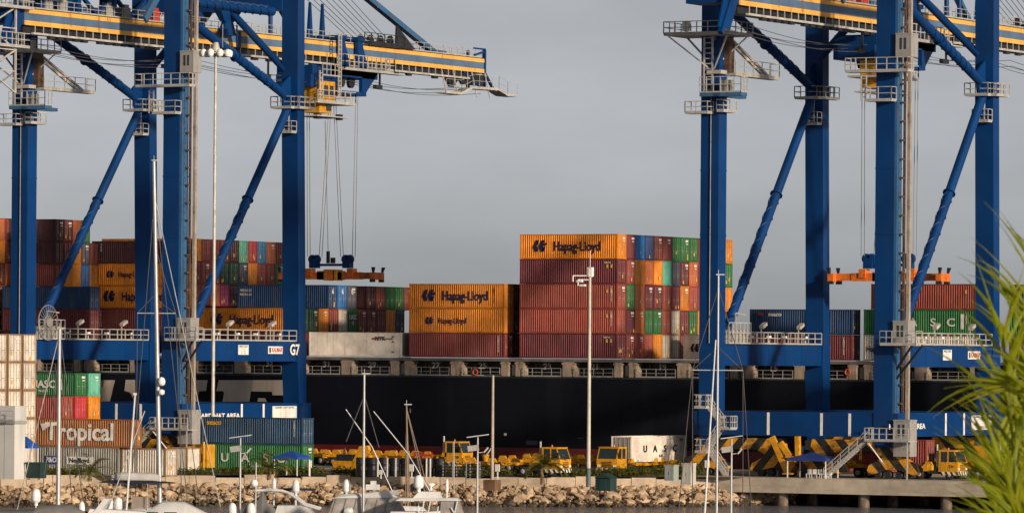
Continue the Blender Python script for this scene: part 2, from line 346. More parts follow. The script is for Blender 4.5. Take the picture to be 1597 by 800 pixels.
# ---------------------------------------------------------------- ship-to-shore gantry cranes
LS, GA = 20.83, 26.72             # leg spacing along the quay, rail gauge
PT, PB = 14.2, 11.95              # portal beam top and bottom
def strake(m, p, q, r, t0, t1, turns):
    """helical strake wound round a tube brace"""
    p, q = Vector(p), Vector(q); d = (q-p); a = d.cross(Vector((1,0,0))).normalized(); b = d.normalized().cross(a); n = turns*12
    for ph in (0, 3.14):
        pts = [p.lerp(q, t0+(t1-t0)*i/n)+(a*math.cos(ph+i/12*6.283)+b*math.sin(ph+i/12*6.283))*(r+.06) for i in range(n+1)]
        for u, w in zip(pts, pts[1:]): m.bar(u, w, .07, .07)
def make_crane(loc, label):
    C = empty('gantry_crane', loc, label, 'crane', 'gantry cranes on the quay')
    # legs
    for u in (0, LS):
        m = MB(); m.box(u, u+2.17, 0, 1.95, 4.3, 64); 
        for z in (PB+.02, PT-.02, 26, 33, 40): m.box(u-.04, u+2.21, -.04, 1.99, z-.07, z+.07)
        m.build('leg', CBLUE, C)
        m = MB()
        def sec(z, v0, v1, i=0): return [(u+i, v0, z), (u+2.2, v0, z), (u+2.2, v1, z), (u+i, v1, z)]
        m.hexa(sec(4.3, GA+.55, GA+2.1), sec(PB, GA-.1, GA+1.9)); m.hexa(sec(PB, GA-.1, GA+1.95), sec(PT, GA-.1, GA+1.95))
        m.hexa(sec(PT, GA+.1, GA+1.75), sec(43, GA-.62, GA+1.0)); m.hexa(sec(43, GA-.62, GA+1.0), sec(64, GA-.75, GA+.75))
        m.build('leg', CBLUE, C)
    # portal beams, sill beams
    for u in (0, LS):
        m = MB(); m.box(u+.1, u+2.05, 1.9, GA, PB, PT); m.box(u+.02, u+2.13, 1.96, GA-.1, PB-.05, PB); m.box(u+.02, u+2.13, 1.96, GA-.1, PT, PT+.05)
        for k in range(6): m.box(u+2.05, u+2.075, 4.6+k*4.2, 4.72+k*4.2, PB+.02, PT-.02)
        m.build('portal_beam', CBLUE, C)
        m = MB(); m.box(u+.12, u+2.03, 1.9, GA+.6, 4.42, 6.95); m.build('tie_beam', CBLUE, C)
    for v in (.1, GA+.4):
        m = MB(); m.box(-.6, LS+2.8, v, v+1.7, 4.4, 6.98); m.build('sill_beam', CBLUE, C)
    # painted white marks on the sills
    for px in (1198, 1281, 1325):
        p = onv(px, 660, .08); m = MB(); m.box(p.x-89.72-.15, p.x-89.72+.15, .07, .1, 4.5, 6.9); m.build('white_mark', WHITE, C)
    for px in (378.5, 412.5):
        p = onu(px, 640, 23); m = MB(); m.box(LS+2.03, LS+2.06, p.y-.2, p.y+.2, 4.5, 6.9); m.build('white_mark', WHITE, C)
    # notices on the right-hand frame
    def plate(name, x0, y0, x1, y1, u=22.9, mat=WHITE):
        a, b = onu(x0, y0, u), onu(x1, y1, u); m = MB(); m.box(u-.02, u+.02, a.y, b.y, b.z, a.z); return m.build(name, mat, C), (a.y+b.y)/2, (a.z+b.z)/2, b.y-a.y, a.z-b.z
    INK = paint('sign_ink', (.04, .04, .05), .6); KRED = paint('sign_red', (.55, .03, .02), .6)
    pl, y, z, w, h = plate('notice_plate', 371.6, 537.6, 387.4, 553)
    for i in range(4): text('- MAX LOAD -' if i == 0 else '---  ----', .36, 'notice_text', INK, pl, (22.93, y, z+h*(.34-.22*i)), SIDE, 0, 1.0)
    pl, y, z, w, h = plate('maker_plate', 418.2, 539.8, 440.5, 551.6)
    text('KALMAR', .78, 'maker_text', KRED, pl, (22.93, y+.35, z), SIDE, .02, .8)
    m = MB(); m.box(22.925, 22.94, y-w*.43, y-w*.32, z-.3, z+.3); m.build('maker_mark', INK, pl)
    pl, y, z, w, h = plate('safety_board', 425, 633, 462.5, 653.5)
    for i in range(6): text('WARNING  SAFETY NOTICE' if i == 0 else '-----  ---- ------ ---', .3, 'board_text', INK, pl, (22.93, y, z+h*(.38-.15*i)), SIDE, 0, 1.15)
    p = onu(341, 648.5, 22.9); text('HARD HAT AREA', .78, 'hard_hat_lettering', WHITE, C, (22.88, p.y, p.z), SIDE, .03, 1.55)
    # tube braces with strakes: upper from the girder to the water leg, lower down to the portal beam
    for u in (1.05, LS+1.15):
        for nm, p, q, t in (('upper_brace', (u, 5.0, 50.6), (u, 26.2, 43.0), (.28, .8)), ('lower_brace', (u, 26.0, 42.4), (u, 3.4, 14.4), (.42, .93))):
            m = MB(); m.tube(p, q, .52, 16); strake(m, p, q, .52, t[0], t[1], 4)
            q2 = Vector(p).lerp(Vector(q), .41); d = (Vector(q)-Vector(p)).normalized(); m.tube(q2, q2+d*.12, .72, 16); m.build(nm, CBLUE, C)
        m = MB(); m.poly([(u-.12, 24.0, 44.6), (u-.12, 26.6, 46.2), (u-.12, 27.2, 40), (u-.12, 25.2, 39.6)], (.24, 0, 0)); m.build('gusset_plate', CBLUE, C)
    # upper cross beams, knees and struts
    m = MB(); m.box(2.1, LS+.1, GA-.9, GA+.8, 53.6, 57.4); m.build('upper_cross_beam', CTEAL if False else CBLUE, C)
    m = MB(); m.box(2.1, LS+.1, .1, 1.9, 53.8, 57.4); m.build('upper_cross_beam', CBLUE, C)
    for a, b in (((13.4, 26.4, 53.7), (21.2, 26.4, 46.4)), ((8.8, 26.4, 53.7), (1.6, 26.4, 46.4))):
        m = MB(); m.tube(a, b, .45, 12); m.build('knee_brace', CBLUE, C)
    for a, b in (((LS+1.1, 2, 53.2), (LS+1.1, 22, 53.2)), ((1.1, 2, 53.2), (1.1, 26, 53.2))):
        m = MB(); m.tube(a, b, .55, 14); strake(m, a, b, .55, .1, .95, 5); m.build('upper_tie', CBLUE, C)
    # boom and girder
    B0, B1, BU0, BU1, ZB, ZT = -16.2, 91.1, 9.9, 12.5, 49.6, 51.45
    m = MB(); m.box(BU0, BU1-.02, B0, B1, ZB, ZT, 0); bm_ = m.build('boom', CGRY, C)
    for z0, z1 in ((49.6, 50.1), (50.96, 51.47)):
        m = MB(); m.box(BU1-.02, BU1+.02, B0, B1-.05, z0, z1); m.build('yellow_stripe', CYEL, bm_)
    m = MB(); m.box(BU0+.15, BU1-.3, B0+.2, B1-2, 48.75, 49.6); m.box(BU0, BU1+.1, B0, B1, 49.52, 49.58); m.box(BU0-.1, BU1+.12, B0, B1, 51.46, 51.53); m.build('trolley_rail_girder', DARK, C)
    m = MB(); m.rail([(BU1, B0, 51.53), (BU1, B1-1, 51.53)], 1.15, .04, 1.7); m.rail([(BU0, B0, 51.53), (BU0, B1-1, 51.53)], 1.15, .04, 1.7); m.build('boom_railing', RAILM, C)
    # cable festoon under the boom
    m = MB(); m.box(BU1+.25, BU1+.6, B0+1.0, 86, 48.55, 48.78)
    for i in range(60): m.box(BU1+.38, BU1+.46, B0+1.5+i*1.7, B0+1.58+i*1.7, 48.78, 49.55)
    m.build('festoon_track', GALV, C)
    for i in range(58): 
        if i % 9 == 5: continue
        m = MB(); m.box(BU1+.2, BU1+.66, B0+4.2+i*1.7, B0+5.3+i*1.7, 48.2, 48.5); m.build('festoon_carriage', DARK, C) if i % 2 == 0 or i < 24 else None
    for j, v in enumerate((13.5, 36, 63)):
        m = MB(); m.bar((BU1+.4, v, 48.6), (BU1+.4, v, 46.6), .2); m.cb((BU1+.4, v-.5, 46.4), (.5, 1.6, .5)); m.build('rope_sag_roller', DARK, C)
    for dz, du in ((47.55, .2), (47.2, -2.2), (46.85, .5), (47.7, -2.6)):
        m = MB(); m.path([(BU1+du, B0+2+(87-B0)*t, dz-.9*math.sin(math.pi*((t*3)%1))) for t in [i/36 for i in range(37)]], .035, 4); m.build('trolley_rope', ROPE, C)
    # boom tip: end frame and service platform
    m = MB(); m.box(BU1-.3, BU1+.14, B1-.3, B1, 47.6, 52.6, 0); m.box(BU0-.1, BU0+.3, B1-.3, B1, 47.6, 52.6); m.bar((BU1, B1-.2, 52.4), (BU1, B1-3, 51.8), .25); m.bar((BU1, B1, 52.7), (BU1, B1-3.2, 52.7), .2)
    m.bar((BU1, B1, 49.5), (BU1, B1+2.2, 47.6), .3); m.bar((BU1, B1-6, 49.5), (BU1, B1-1, 47.6), .25); m.build('boom_tip_frame', CBLUE, C)
    m = MB()
    for v in (B1-8.5,):
        m.poly([(BU1-.5, v-2.6, 49.6), (BU1-.5, v+2.6, 49.6), (BU1-.5, v+.5, 47.4), (BU1-.5, v-.5, 47.4)], (.4, 0, 0))
    for i in range(5): m.lathe((BU1-.2, B1-5.6+i*1.15, 48.6), [(.75,-.25),(.75,.25)], 12, 'x')
    m.build('boom_tip_sheave', DARK, C)
    m = MB()
    tp = [(B1-12.4, 46.4), (B1-8.4, 46.4), (B1-5.4, 47.3), (B1+1.6, 47.4), (B1+4.0, 46.8), (B1+6.6, 46.8)]
    for (a, za), (b, zb) in zip(tp, tp[1:]):
        m.hexa([(BU1-.6, a, za), (BU1+1.2, a, za), (BU1+1.2, b, zb), (BU1-.6, b, zb)], [(BU1-.6, a, za+.16), (BU1+1.2, a, za+.16), (BU1+1.2, b, zb+.16), (BU1-.6, b, zb+.16)])
        m.rail([(BU1+1.2, a, za+.16), (BU1+1.2, b, zb+.16)], 1.7, .03, 1.9)
    for v in (B1-12, B1-9, B1-4, B1-.5): m.bar((BU1+1, v, 46.3), (BU1+.2, v, 49.6), .12)
    m.build('boom_tip_platform', GALV, C)
    # stays and ropes above the boom
    m = MB(); m.bar((11.2, 80, 51.6), (11.2, 27, 70), .8, .65); m.bar((11.2, 79.6, 51.5), (11.2, 82, 51.5), 1.2, 1.0); m.build('forestay', CTEAL, C)
    m = MB(); m.bar((11.2, 46.2, 51.5), (11.2, 37.5, 58.2), .75, .5); m.build('inner_stay', CTEAL, C)
    m = MB()
    for i in range(8): m.tube((9.6+i*.36, 66.5+i*.75-5, 52.3), (9.6+i*.36, 44+i*1.3-5, 61.4), .055, 4)
    m.build('boom_hoist_rope', ROPE, C)
    m = MB(); m.box(9.4, 13, 60.5, 68.5, 51.53, 52.1)
    for i in range(4): m.lathe((10+i*.7, 63+i*1.3, 52.4), [(.7,-.15),(.7,.15)], 12, 'x')
    m.poly([(12.7, 67, 51.6), (12.7, 72, 51.6), (12.7, 67.2, 54.4)], (.25, 0, 0)); m.rail([(13, 59, 51.6), (13, 69, 51.6)], 1.5, .06, 1.6); m.build('hoist_sheave_block', DARK, C)
    for v in (48.5, 51.5):
        m = MB(); m.hexa([(11, v-.45, 51.5), (11.5, v-.45, 51.5), (11.5, v+.45, 51.5), (11, v+.45, 51.5)], [(11.1, v-.1, 56.2), (11.4, v-.1, 56.2), (11.4, v+.1, 56.2), (11.1, v+.1, 56.2)]); m.build('boom_latch_post', CBLUE, C)
    # boom hinge: brackets hanging from the water cross beam
    for u in (9.2, 13.2):
        m = MB(); m.hexa([(u-.35, 24.9, 52.4), (u+.35, 24.9, 52.4), (u+.35, 27, 52.4), (u-.35, 27, 52.4)], [(u-.5, 23.8, 53.65), (u+.5, 23.8, 53.65), (u+.5, 28.4, 53.65), (u-.5, 28.4, 53.65)])
        m.hexa([(u-.35, 24.4, 50.8), (u+.35, 24.4, 50.8), (u+.35, 27.6, 50.8), (u-.35, 27.6, 50.8)], [(u-.35, 25.3, 52.4), (u+.35, 25.3, 52.4), (u+.35, 26.8, 52.4), (u-.35, 26.8, 52.4)]); m.build('boom_hinge', CBLUE, C)
    for v in (37.6, 41.2):
        m = MB(); m.tube((12.2, v, 51.5), (12.2, v, 59), .28, 10); m.build('hanger_post', CBLUE, C)
    m = MB(); m.box(BU1+.02, BU1+.1, 29.2, 30.2, 49.55, 51.5); m.bar((BU1+.1, 29.2, 49.6), (BU1+.1, 29.2, 52.2), .14); m.build('hinge_plate', CBLUE, C)
    # machinery house above the land side
    m = MB(); m.box(4, 19, -18, -11, 54.2, 58.6)
    for i in range(4): m.box(18.98, 19.06, -18+i*1.9, -17.8+i*1.9, 54.3, 58.6)
    m.build('machinery_house', CBLUE, C)
    m = MB()
    for v in (-12, -4.5, 3, 10): m.box(10.2, 12.2, v-.35, v+.35, 51.5, 54.2)
    for a, b in ((-12, -4.5), (-4.5, 3), (3, 10)): m.bar((12, a, 54.1), (12, (a+b)/2, 51.7), .4); m.bar((12, b, 54.1), (12, (a+b)/2, 51.7), .4)
    m.build('house_support', CBLUE, C)
    m = MB(); m.bar((12.3, 8.6, 51.6), (12.3, 14.5, 58), 1.1, .9); m.build('backstay_foot', CTEAL, C)
    for v, mt in ((11.6, REDM), (15.5, REDM), (-8, LGRAY), (-11, LGRAY), (1.5, LGRAY), (5.2, LGRAY), (17.5, CTEAL)):
        m = MB(); m.cb((11.9, v, 52.2), (1, 1.5, 1.3)); m.cb((11.9, v+.2, 53), (.7, .9, .4)); m.build('deck_machine', mt, C)
    # girder back end: platforms, lattice stair tower, mast foot
    m = MB(); m.poly([(12.4, B0-.1, 50.6), (12.4, B0-3.6, 50.6), (12.4, B0-5, 47), (12.4, B0-2.2, 47)], (.2, 0, 0)); m.box(8, 12.4, B0-3.5, B0, 49.6, 51.2); m.bar((12.6, B0-4.6, 46.4), (12.6, B0-1.6, 51.2), .5); m.build('girder_end_frame', CBLUE, C)
    m = MB(); m.box(-3.4, 4.6, -2.4, 3.2, 47.5, 47.7); m.rail([(-3.4, 3.2, 47.7), (-3.4, -2.4, 47.7), (4.6, -2.4, 47.7), (4.6, 3.2, 47.7)], 1.3, .06, 1.3)
    for u in (-3, 4.2): m.bar((u, -2.2, 47.5), (1 if u < 0 else 1.6, -.1, 44), .16); m.bar((u, 2.6, 47.5), (.2 if u < 0 else 2.1, 1, 45), .16)
    m.build('service_platform', RAILM, C)
    m = MB(); m.cb((-1, -1.6, 48.5), (.8, .6, 1)); m.cb((4, -1.8, 48.3), (.5, .5, 1.1)); m.build('electric_box', WHITE, C)
    m = MB(); m.ladder((1.0, -.35, 41.4), (1.0, -.35, 47.6), 1.0, (1,0,0), .09); m.build('caged_ladder', RAILM, C)
    m = MB(); m.box(.6, 5.6, -1.6, -.1, 40.9, 41.3); m.box(2.2, 3.0, -1.6, 5, 40.9, 41.3); m.build('blue_bracket_platform', CTEAL, C)
    m = MB(); m.rail([(.6, -1.6, 41.3), (5.6, -1.6, 41.3), (5.6, -.1, 41.3)], 1.7, .055, .9); m.build('bracket_railing', RAILM, C)
    m = MB(); m.cb((3.6, -1, 42), (1.2, .7, 1.3)); m.build('winch', LGRAY, C)
    # platforms on the legs
    def ring(name, u0, u1, v0, v1, z, h=1.3, mat=RAILM, sides=True, sp=1.3):
        m = MB(); m.box(u0, u1, v0, v1, z-.14, z); m.rail([(u0, v1, z), (u0, v0, z), (u1, v0, z), (u1, v1, z)] if sides else [(u0, v0, z), (u1, v0, z)], h, .055, sp); return m.build(name, mat, C)
    for u in (0, LS):
        ring('node_platform', u-.6, u+2.2, 24.6, 26.2, 42.0); ring('node_platform', u+2.2, u+2.9, 25.4, 29, 42.0)
        ring('lower_node_platform', u+.2, u+2.1, 24.9, 26.1, 39.1)
        m = MB(); m.ladder((u+1.2, 25.3, 39.1), (u+1.2, 25.3, 42.2), .6, (1,0,0), .06); m.build('ladder', RAILM, C)
    m = MB(); m.tube((1.25, -.1, 14.3), (1.25, -.1, 42), .05, 6); m.build('leg_cable', LGRAY, C)
    ring('leg_platform', -1.2, 1.5, -1.5, 0, 39.2, 1.2); ring('leg_platform', 2.2, 3, -.6, 2.6, 39.4, 1.2)
    # hinged gangway on the left land leg
    m = MB(); m.box(.9, 2.6, -.5, 1, 43.4, 43.8)
    m.box(2.2, 3.4, 1.5, 12.4, 43.3, 43.55); m.rail([(3.4, 1.5, 43.55), (3.4, 12.4, 43.55), (2.2, 12.4, 43.55)], 1.5, .05, 2.4); m.bar((2.3, 1.6, 47.2), (3.3, 8.6, 43.6), .25); m.bar((2.3, 2.8, 47.2), (3.3, 9.8, 43.6), .25); m.build('hinged_gangway', GALV, C)
    m = MB(); m.bar((1.3, -.3, 47.3), (2.5, 2.4, 47.2), .55); m.box(2.2, 2.9, 1.0, 2.2, 43.6, 46.9); m.build('gangway_mast', RACK, C)
    # lift on the right land leg
    L = LS+2.17
    m = MB(); m.box(L+.002, L+.28, .15, .4, 3.2, 64); m.box(L+.002, L+.2, .75, .9, 3.2, 64)
    for i in range(75): m.box(L+.02, L+.2, .4, 1.3, 4+i*.8, 4.08+i*.8)
    m.box(L+.05, L+.12, .4, 1.6, 3.2, 64); m.build('lift_guide_rail', CTEAL, C)
    m = MB(); m.box(L+.35, L+.6, 1.5, 1.7, 2, 64)
    for i in range(30): m.cb((L+.45, 1.3, 4+i*2.0), (.3, .6, .2))
    m.build('lift_rack', RACK, C)
    m = MB(); m.box(L+.6, L+.95, 2.0, 2.4, 2.6, 64)
    for i in range(25): m.box(L+.58, L+.97, 1.98, 2.42, 5+i*2.4, 5.1+i*2.4)
    m.build('lift_mast', TAN, C)
    for z0, z1, u0, u1 in ((44.8, 47.3, L+.2, L+2.0), (14.4, 16.8, L+.15, L+1.9), (2.4, 6.3, L+.3, L+2.2)):
        m = MB(); m.box(u0, u1, -.3, 1.5, z0, z1)
        m.box(u0-.03, u1+.03, -.33, 1.53, z1-.15, z1+.02); cab = m.build('lift_landing_cabin', LGRAY, C)
        for k in (.35, .62): 
            m = MB(); m.box(u0+(u1-u0)*k-.12, u0+(u1-u0)*k+.12, -.34, -.3, z1-1.7, z1-.5); m.build('window', GLASS, cab)
    # landings by the lift
    for z, u0, u1, v0, h in ((43.3, LS-3.0, L+2.1, -1.4, 1.4), (40.2, LS-.7, L+.2, -1.3, 1.4), (14.3, LS+1.4, L+3.4, -1.6, 1.4)):
        ring('lift_landing', u0, u1, v0, 0, z, h)
    m = MB(); m.bar((L+4, -1.2, 14.2), (L+.2, .5, 10.6), .18); m.bar((L+2.8, -1.2, 14.2), (L+.2, .5, 11.6), .18); m.build('landing_strut', DARK, C)
    m = MB(); m.ladder((LS-.9, -1.2, 40.2), (LS-.9, -1.2, 42.8), .6, (1,0,0), .06); m.build('ladder', RAILM, C)
    # railings and lamps on the portal beams
    for u in (0, LS):
        m = MB(); m.rail([(u+2.2, 2.2, PT+.06), (u+2.2, GA-.4, PT+.06)], 1.3, .06, 1.75); m.rail([(u, 2.2, PT+.06), (u, GA-.4, PT+.06)], 1.3, .05, 1.75); m.build('portal_railing', RAILM, C)
        for v in (11, 20.5):
            m = MB(); m.bar((u+2.1, v, PT), (u+2.1, v, PT+2), .1); m.cb((u+2.2, v+.3, PT+2.1), (.5, 1.1, .35), Matrix.Rotation(.4, 3, 'X')); m.build('flood_lamp', GALV, C)
        for v in (9.5, 14, 18, 23.4):
            m = MB(); m.cb((u+1.6, v, PT+.85), (.35, .5, .3)); m.bar((u+1.6, v, PT), (u+1.6, v, PT+.8), .08); m.build('deck_lamp', WHITE, C)
    # cabinets with frames at the land end of the left portal beam
    m = MB(); m.box(.3, 2.2, 3.2, 7.2, PT+.06, PT+1.6); m.build('switch_cabinet', LGRAY, C)
    m = MB(); m.rail([(2.4, 2.4, PT+.06), (2.4, 7.8, PT+.06)], 2.3, .07, .9); m.bar((2.4, 4, PT+2), (2.4, 4, PT+3.4), .12); m.bar((2.4, 4, PT+3.4), (2.4, 6.5, PT+3.2), .12); m.build('cabinet_cage', RAILM, C)
    # bogies: hazard-striped equalisers on both rails
    for u0_, v in ((-.4, .95), (LS-.4, .95), (-.4, GA+1.3), (LS-.4, GA+1.3)):
        if True:
            u = u0_+(3.6 if u0_ < 5 else -3.4); bs = 1.0 if v < 5 else .62
            m = MB(); m.box(u0_+.4, u0_+2.6, v-.7, v+.7, 3.3, 4.4); m.build('bogie_pin', CBLUE, C)
            hz = HAZARD if u0_ < 5 else HAZARD2
            m = MB(); m.poly([(u+1.5+x_*bs, v-.55, z_) for x_, z_ in ((-5.1,4.1),(5.1,4.1),(5.5,2.4),(3.7,2.1),(2.0,2.9),(-2.0,2.9),(-3.7,2.1),(-5.5,2.4))], (0, 1.1, 0)); m.build('main_equaliser', hz, C)
            for s in (1.5-4.4*bs, 1.5+4.4*bs):
                m = MB(); m.poly([(u+s-3.0, v-.62, .8), (u+s-2.8, v-.62, 1.4), (u+s-.9, v-.62, 2.4), (u+s+.9, v-.62, 2.4), (u+s+2.8, v-.62, 1.4), (u+s+3.0, v-.62, .8), (u+s+2.4, v-.62, .45), (u+s+.5, v-.62, 1.0), (u+s-.5, v-.62, 1.0), (u+s-2.4, v-.62, .45)], (0, 1.24, 0)); m.build('sub_equaliser', hz, C)
                for w in (-1.8, -.65, .65, 1.8):
                    m = MB(); m.lathe((u+s+w, v-.3, .44), [(.36,-.12),(.42,-.1),(.42,.55),(.36,.6)], 14, 'y'); m.build('wheel', DARK, C)
            for s in (1.5-8.1*bs, 1.5+8.1*bs):
                m = MB(); m.box(u+s-.25, u+s+.25, v-.35, v+.35, .9, 1.6); m.bar((u+s*1.0, v, 1.25), (u+s+(.7 if s > 0 else -.7), v, 1.25), .5); m.build('buffer', YEL, C)
    # access stairs: zigzag on the left leg, straight flight under the lift
    m = MB()
    def flight(p, q, ax=(0,1,0), w=.8):
        p, q, a = Vector(p), Vector(q), Vector(ax)*w/2
        for s in (-1, 1):
            m.bar(p+a*s, q+a*s, .1, .28); up = Vector((0,0,1)); m.bar(p+a*s+up*1.0, q+a*s+up*1.0, .08); m.bar(p+a*s+up*.55, q+a*s+up*.55, .06)
            for i in range(6): c = p.lerp(q, i/5)+a*s; m.bar(c, c+up*1.0, .07)
        n = int((q-p).length/.32)
        for i in range(n): c = p.lerp(q, (i+.5)/n); m.cb(c, (.26, w, .05) if abs(ax[1]) else (w, .26, .05))
    zs = [onv(x, y, -2.4) for x, y in ((1097, 635), (1135, 668), (1098, 704), (1131, 739))]; zs = [(q.x-89.72, q.z) for q in zs]
    flight((zs[1][0]-.5, -2.1, zs[1][1]), (zs[0][0]+.6, -2.1, zs[0][1])); flight((zs[2][0]+.6, -2.9, zs[2][1]), (zs[1][0]-.5, -2.9, zs[1][1])); flight((zs[3][0], -2.1, .05), (zs[2][0]+.6, -2.1, zs[2][1]))
    for k, (uc, z) in enumerate(zs[:3]):
        u0, u1 = uc-.7, uc+.7
        m.box(u0, u1, -3.3, -1.6, z-.12, z); m.rail([(u0, -1.6, z), (u0, -3.3, z), (u1, -3.3, z), (u1, -1.6, z)], 1.35, .06, .6)
    m.build('zigzag_stair', RAILM, C)
    m = MB(); flight((LS-4.6, -2.2, .05), (LS+.3, -2.2, 4.1)); m.box(LS+.3, L+3.2, -2.9, -.6, 4.0, 4.12); m.rail([(LS+.3, -.7, 4.12), (LS+.3, -2.9, 4.12), (L+3.2, -2.9, 4.12)], 1.3, .06, .9)
    m.bar((LS+.5, -2.7, 4), (LS+1.8, -1.2, 1.6), .12); m.bar((L+3, -2.7, 4), (L+3, -2.7, 0), .12); m.build('lift_stair', RAILM, C)
    return C
def make_trolley(C, v):
    """trolley with cab, running under the boom"""
    T = empty('trolley', (0, 0, 0)); T.parent = C; T.location = (0, v, 0)
    for s in (.5, 4.8):
        m = MB(); m.hexa([(12.75, s-1.5, 48.6), (13.3, s-1.5, 48.6), (13.3, s+.6, 48.6), (12.75, s+.6, 48.6)], [(12.75, s-1.8, 51.9), (13.2, s-1.8, 51.9), (13.2, s-.7, 51.9), (12.75, s-.7, 51.9)])
        m.hexa([(9.1, s-1.5, 48.6), (9.6, s-1.5, 48.6), (9.6, s+.6, 48.6), (9.1, s+.6, 48.6)], [(9.2, s-1.8, 51.9), (9.6, s-1.8, 51.9), (9.6, s-.7, 51.9), (9.2, s-.7, 51.9)])
        m.cb((11.2, s-1.2, 52.1), (4.4, 1.6, .5)); m.build('trolley_bracket', CBLUE, T)
    m = MB(); m.poly([(8.6, -4.6, 48.3), (8.6, 7.2, 48.3), (8.6, 4.6, 45.1), (8.6, -2.6, 45.1)], (.5, 0, 0)); m.poly([(13.2, -4.6, 48.3), (13.2, 7.2, 48.3), (13.2, 6.6, 47.4), (13.2, 4.2, 45.3), (13.2, 3.4, 45.3), (13.2, 3.4, 47.4), (13.2, -2, 47.4), (13.2, -2.8, 45.1), (13.2, -3.8, 46.2)], (.5, 0, 0))
    m.box(8.6, 13.7, -8.8, 7.2, 47.2, 48.3); m.box(8.6, 13.6, -2.6, 4.6, 45.0, 45.5); m.box(8.6, 13.6, -9, -3.2, 45.6, 47.2); m.build('trolley_frame', DARK if False else CBLUE, T)
    m = MB()
    for u in (9.4, 12.6):
        for s in (-2.6, 0, 2.4): m.lathe((u, s, 46.7), [(.75,-.2),(.75,.2)], 14, 'x')
    m.build('hoist_sheave', DARK, T)
    m = MB(); m.box(13.5, 14.7, -2.6, 12.4, 48.0, 48.15); m.rail([(13.6, -2.6, 48.15), (14.7, -2.6, 48.15), (14.7, 9.6, 48.15), (13.6, 9.6, 48.15)], 1.75, .07, 1.15); m.ladder((14.2, -3, 44.6), (14.2, -3, 52.4), .6, (0,1,0), .07); m.rail([(14.7, -8, 47), (14.7, -4, 47)], 1.5, .06, 1); m.build('trolley_walkway', RAILM, T)
    cb = MB(); cb.box(11.2, 13.9, -7.6, -3.6, 43.9, 46.4); cb.box(11.3, 13.8, -7.2, -4.2, 42.5, 43.9); cab = cb.build('operator_cab', YEL, T)
    for y0, y1, z0, z1 in ((-4.9, -4.0, 44.5, 45.9), (-6.3, -5.3, 44.5, 45.9), (-5.6, -4.5, 42.8, 43.7)):
        m = MB(); m.box(13.88, 13.93, y0, y1, z0, z1); m.build('cab_window', GLASS, cab)
    m = MB(); m.box(10.6, 15, -9.6, -.4, 43.6, 43.8); m.rail([(15, -9.6, 43.8), (15, -.4, 43.8), (10.6, -.4, 43.8)], 1.4, .06, 1.3); m.ladder((14.6, -8.2, 43.8), (14.6, -8.2, 47.6), .6, (0,1,0), .07); m.box(11, 14.4, -8.6, -1, 42.0, 42.15); m.build('cab_platform', GALV, T)
    m = MB(); m.cb((13.8, -2.4, 42.1), (.6, .8, .7)); m.cb((13.8, -7.6, 42.0), (.6, 1, .6)); m.build('cab_lamp', DARK, T)
    return T
def make_spreader(loc, label, zt, half=6.6):
    """head block and telescopic spreader hanging on hoist ropes; origin under the trolley at spreader height"""
    S = empty('container_spreader', loc, label, 'spreader', 'spreaders hanging from the cranes')
    m = MB(); m.cb((0, 0, .6), (3.6, .9, 1.1)); m.cb((0, .0, .65), (1.3, 1.5, 1.35)); m.box(-4.4, 4.4, -.45, .45, .1, 1.0)
    for s in (-1, 1): m.cb((s*3.0, 0, .95), (.8, 1.2, 1.0))
    sb = m.build('spreader_beam', ORNG, S)
    for s in (-1, 1):
        m = MB(); m.box(min(s*4, s*half), max(s*4, s*half), -.38, .38, .15, .95); m.build('telescopic_arm', ORNG, S)
        m = MB(); m.box(s*half-.35, s*half+.35, -1.2, 1.2, .05, .95); eb = m.build('end_beam', ORNG, S)
        for t in (-1, 1):
            m = MB(); m.box(s*half-.3, s*half+.3, t*1.1-.2, t*1.1+.2, -.25, .1); m.build('twistlock', DARK, eb)
            m = MB(); m.hexa([(s*half+s*.1-.06, t*1.1-.15, .9), (s*half+s*.1+.06, t*1.1-.15, .9), (s*half+s*.1+.06, t*1.1+.15, .9), (s*half+s*.1-.06, t*1.1+.15, .9)], [(s*half+s*.2-.18, t*1.25-.22, 1.6), (s*half+s*.2+.18, t*1.25-.22, 1.6), (s*half+s*.2+.18, t*1.25+.22, 1.6), (s*half+s*.2-.18, t*1.25+.22, 1.6)]); m.build('flipper', DARK, eb)
    m = MB(); m.box(-.5, -.2, -.8, .8, -.05, 1.3); m.box(.9, 1.2, -.8, .8, -.05, 1.3); m.build('hydraulic_unit', YEL, S)
    m = MB(); m.box(-2.9, 2.9, -.2, .2, 1.75, 2.05); hb = m.build('head_block', CBLUE, S)
    for s in (-1, 1):
        m = MB()
        for t in (-.3, .3): m.lathe((s*2.4+t, 0, 2.6), [(.5,-.28),(.58,-.1),(.58,.1),(.5,.28)], 14, 'y')
        m.box(s*2.4-.55, s*2.4+.55, -.45, .45, 1.5, 2.7); m.build('sheave_housing', CBLUE, S)
    m = MB(); m.box(-.6, -.3, -.2, .2, 2.1, 3.6); m.box(0, .5, -.2, .2, 2.1, 2.8); m.build('cable_basket', DARK, S)
    m = MB()
    for s in (-1, 1):
        for t in (-.75, -.35, .35, .75): m.tube((s*2.4+t, (-.5 if t < 0 else .5), 2.9), (s*1.9+t*.8, (-2 if t < 0 else 2), zt), .045, 4)
    m.tube((-.45, 0, 3.4), (-.45, -1, zt-3), .04, 4)
    m.build('hoist_rope', ROPE, S)
    return S
crA = make_crane((0, 0, 0), 'blue gantry crane on the left, its boom tip in full view')
crB = copy_tree(crA); crB.location = (89.72, 0, 0); crB['label'] = 'blue gantry crane on the right, beside the palm fronds'
for o in crB.children:
    if o.name.startswith('hard_hat_lettering'): o.location.y -= 5.0
p = onu(457.5, 546, 22.9)
text('G7', 1.75, 'crane_number', WHITE, crA, (23.08, p.y, p.z), SIDE, .07, 1.0)
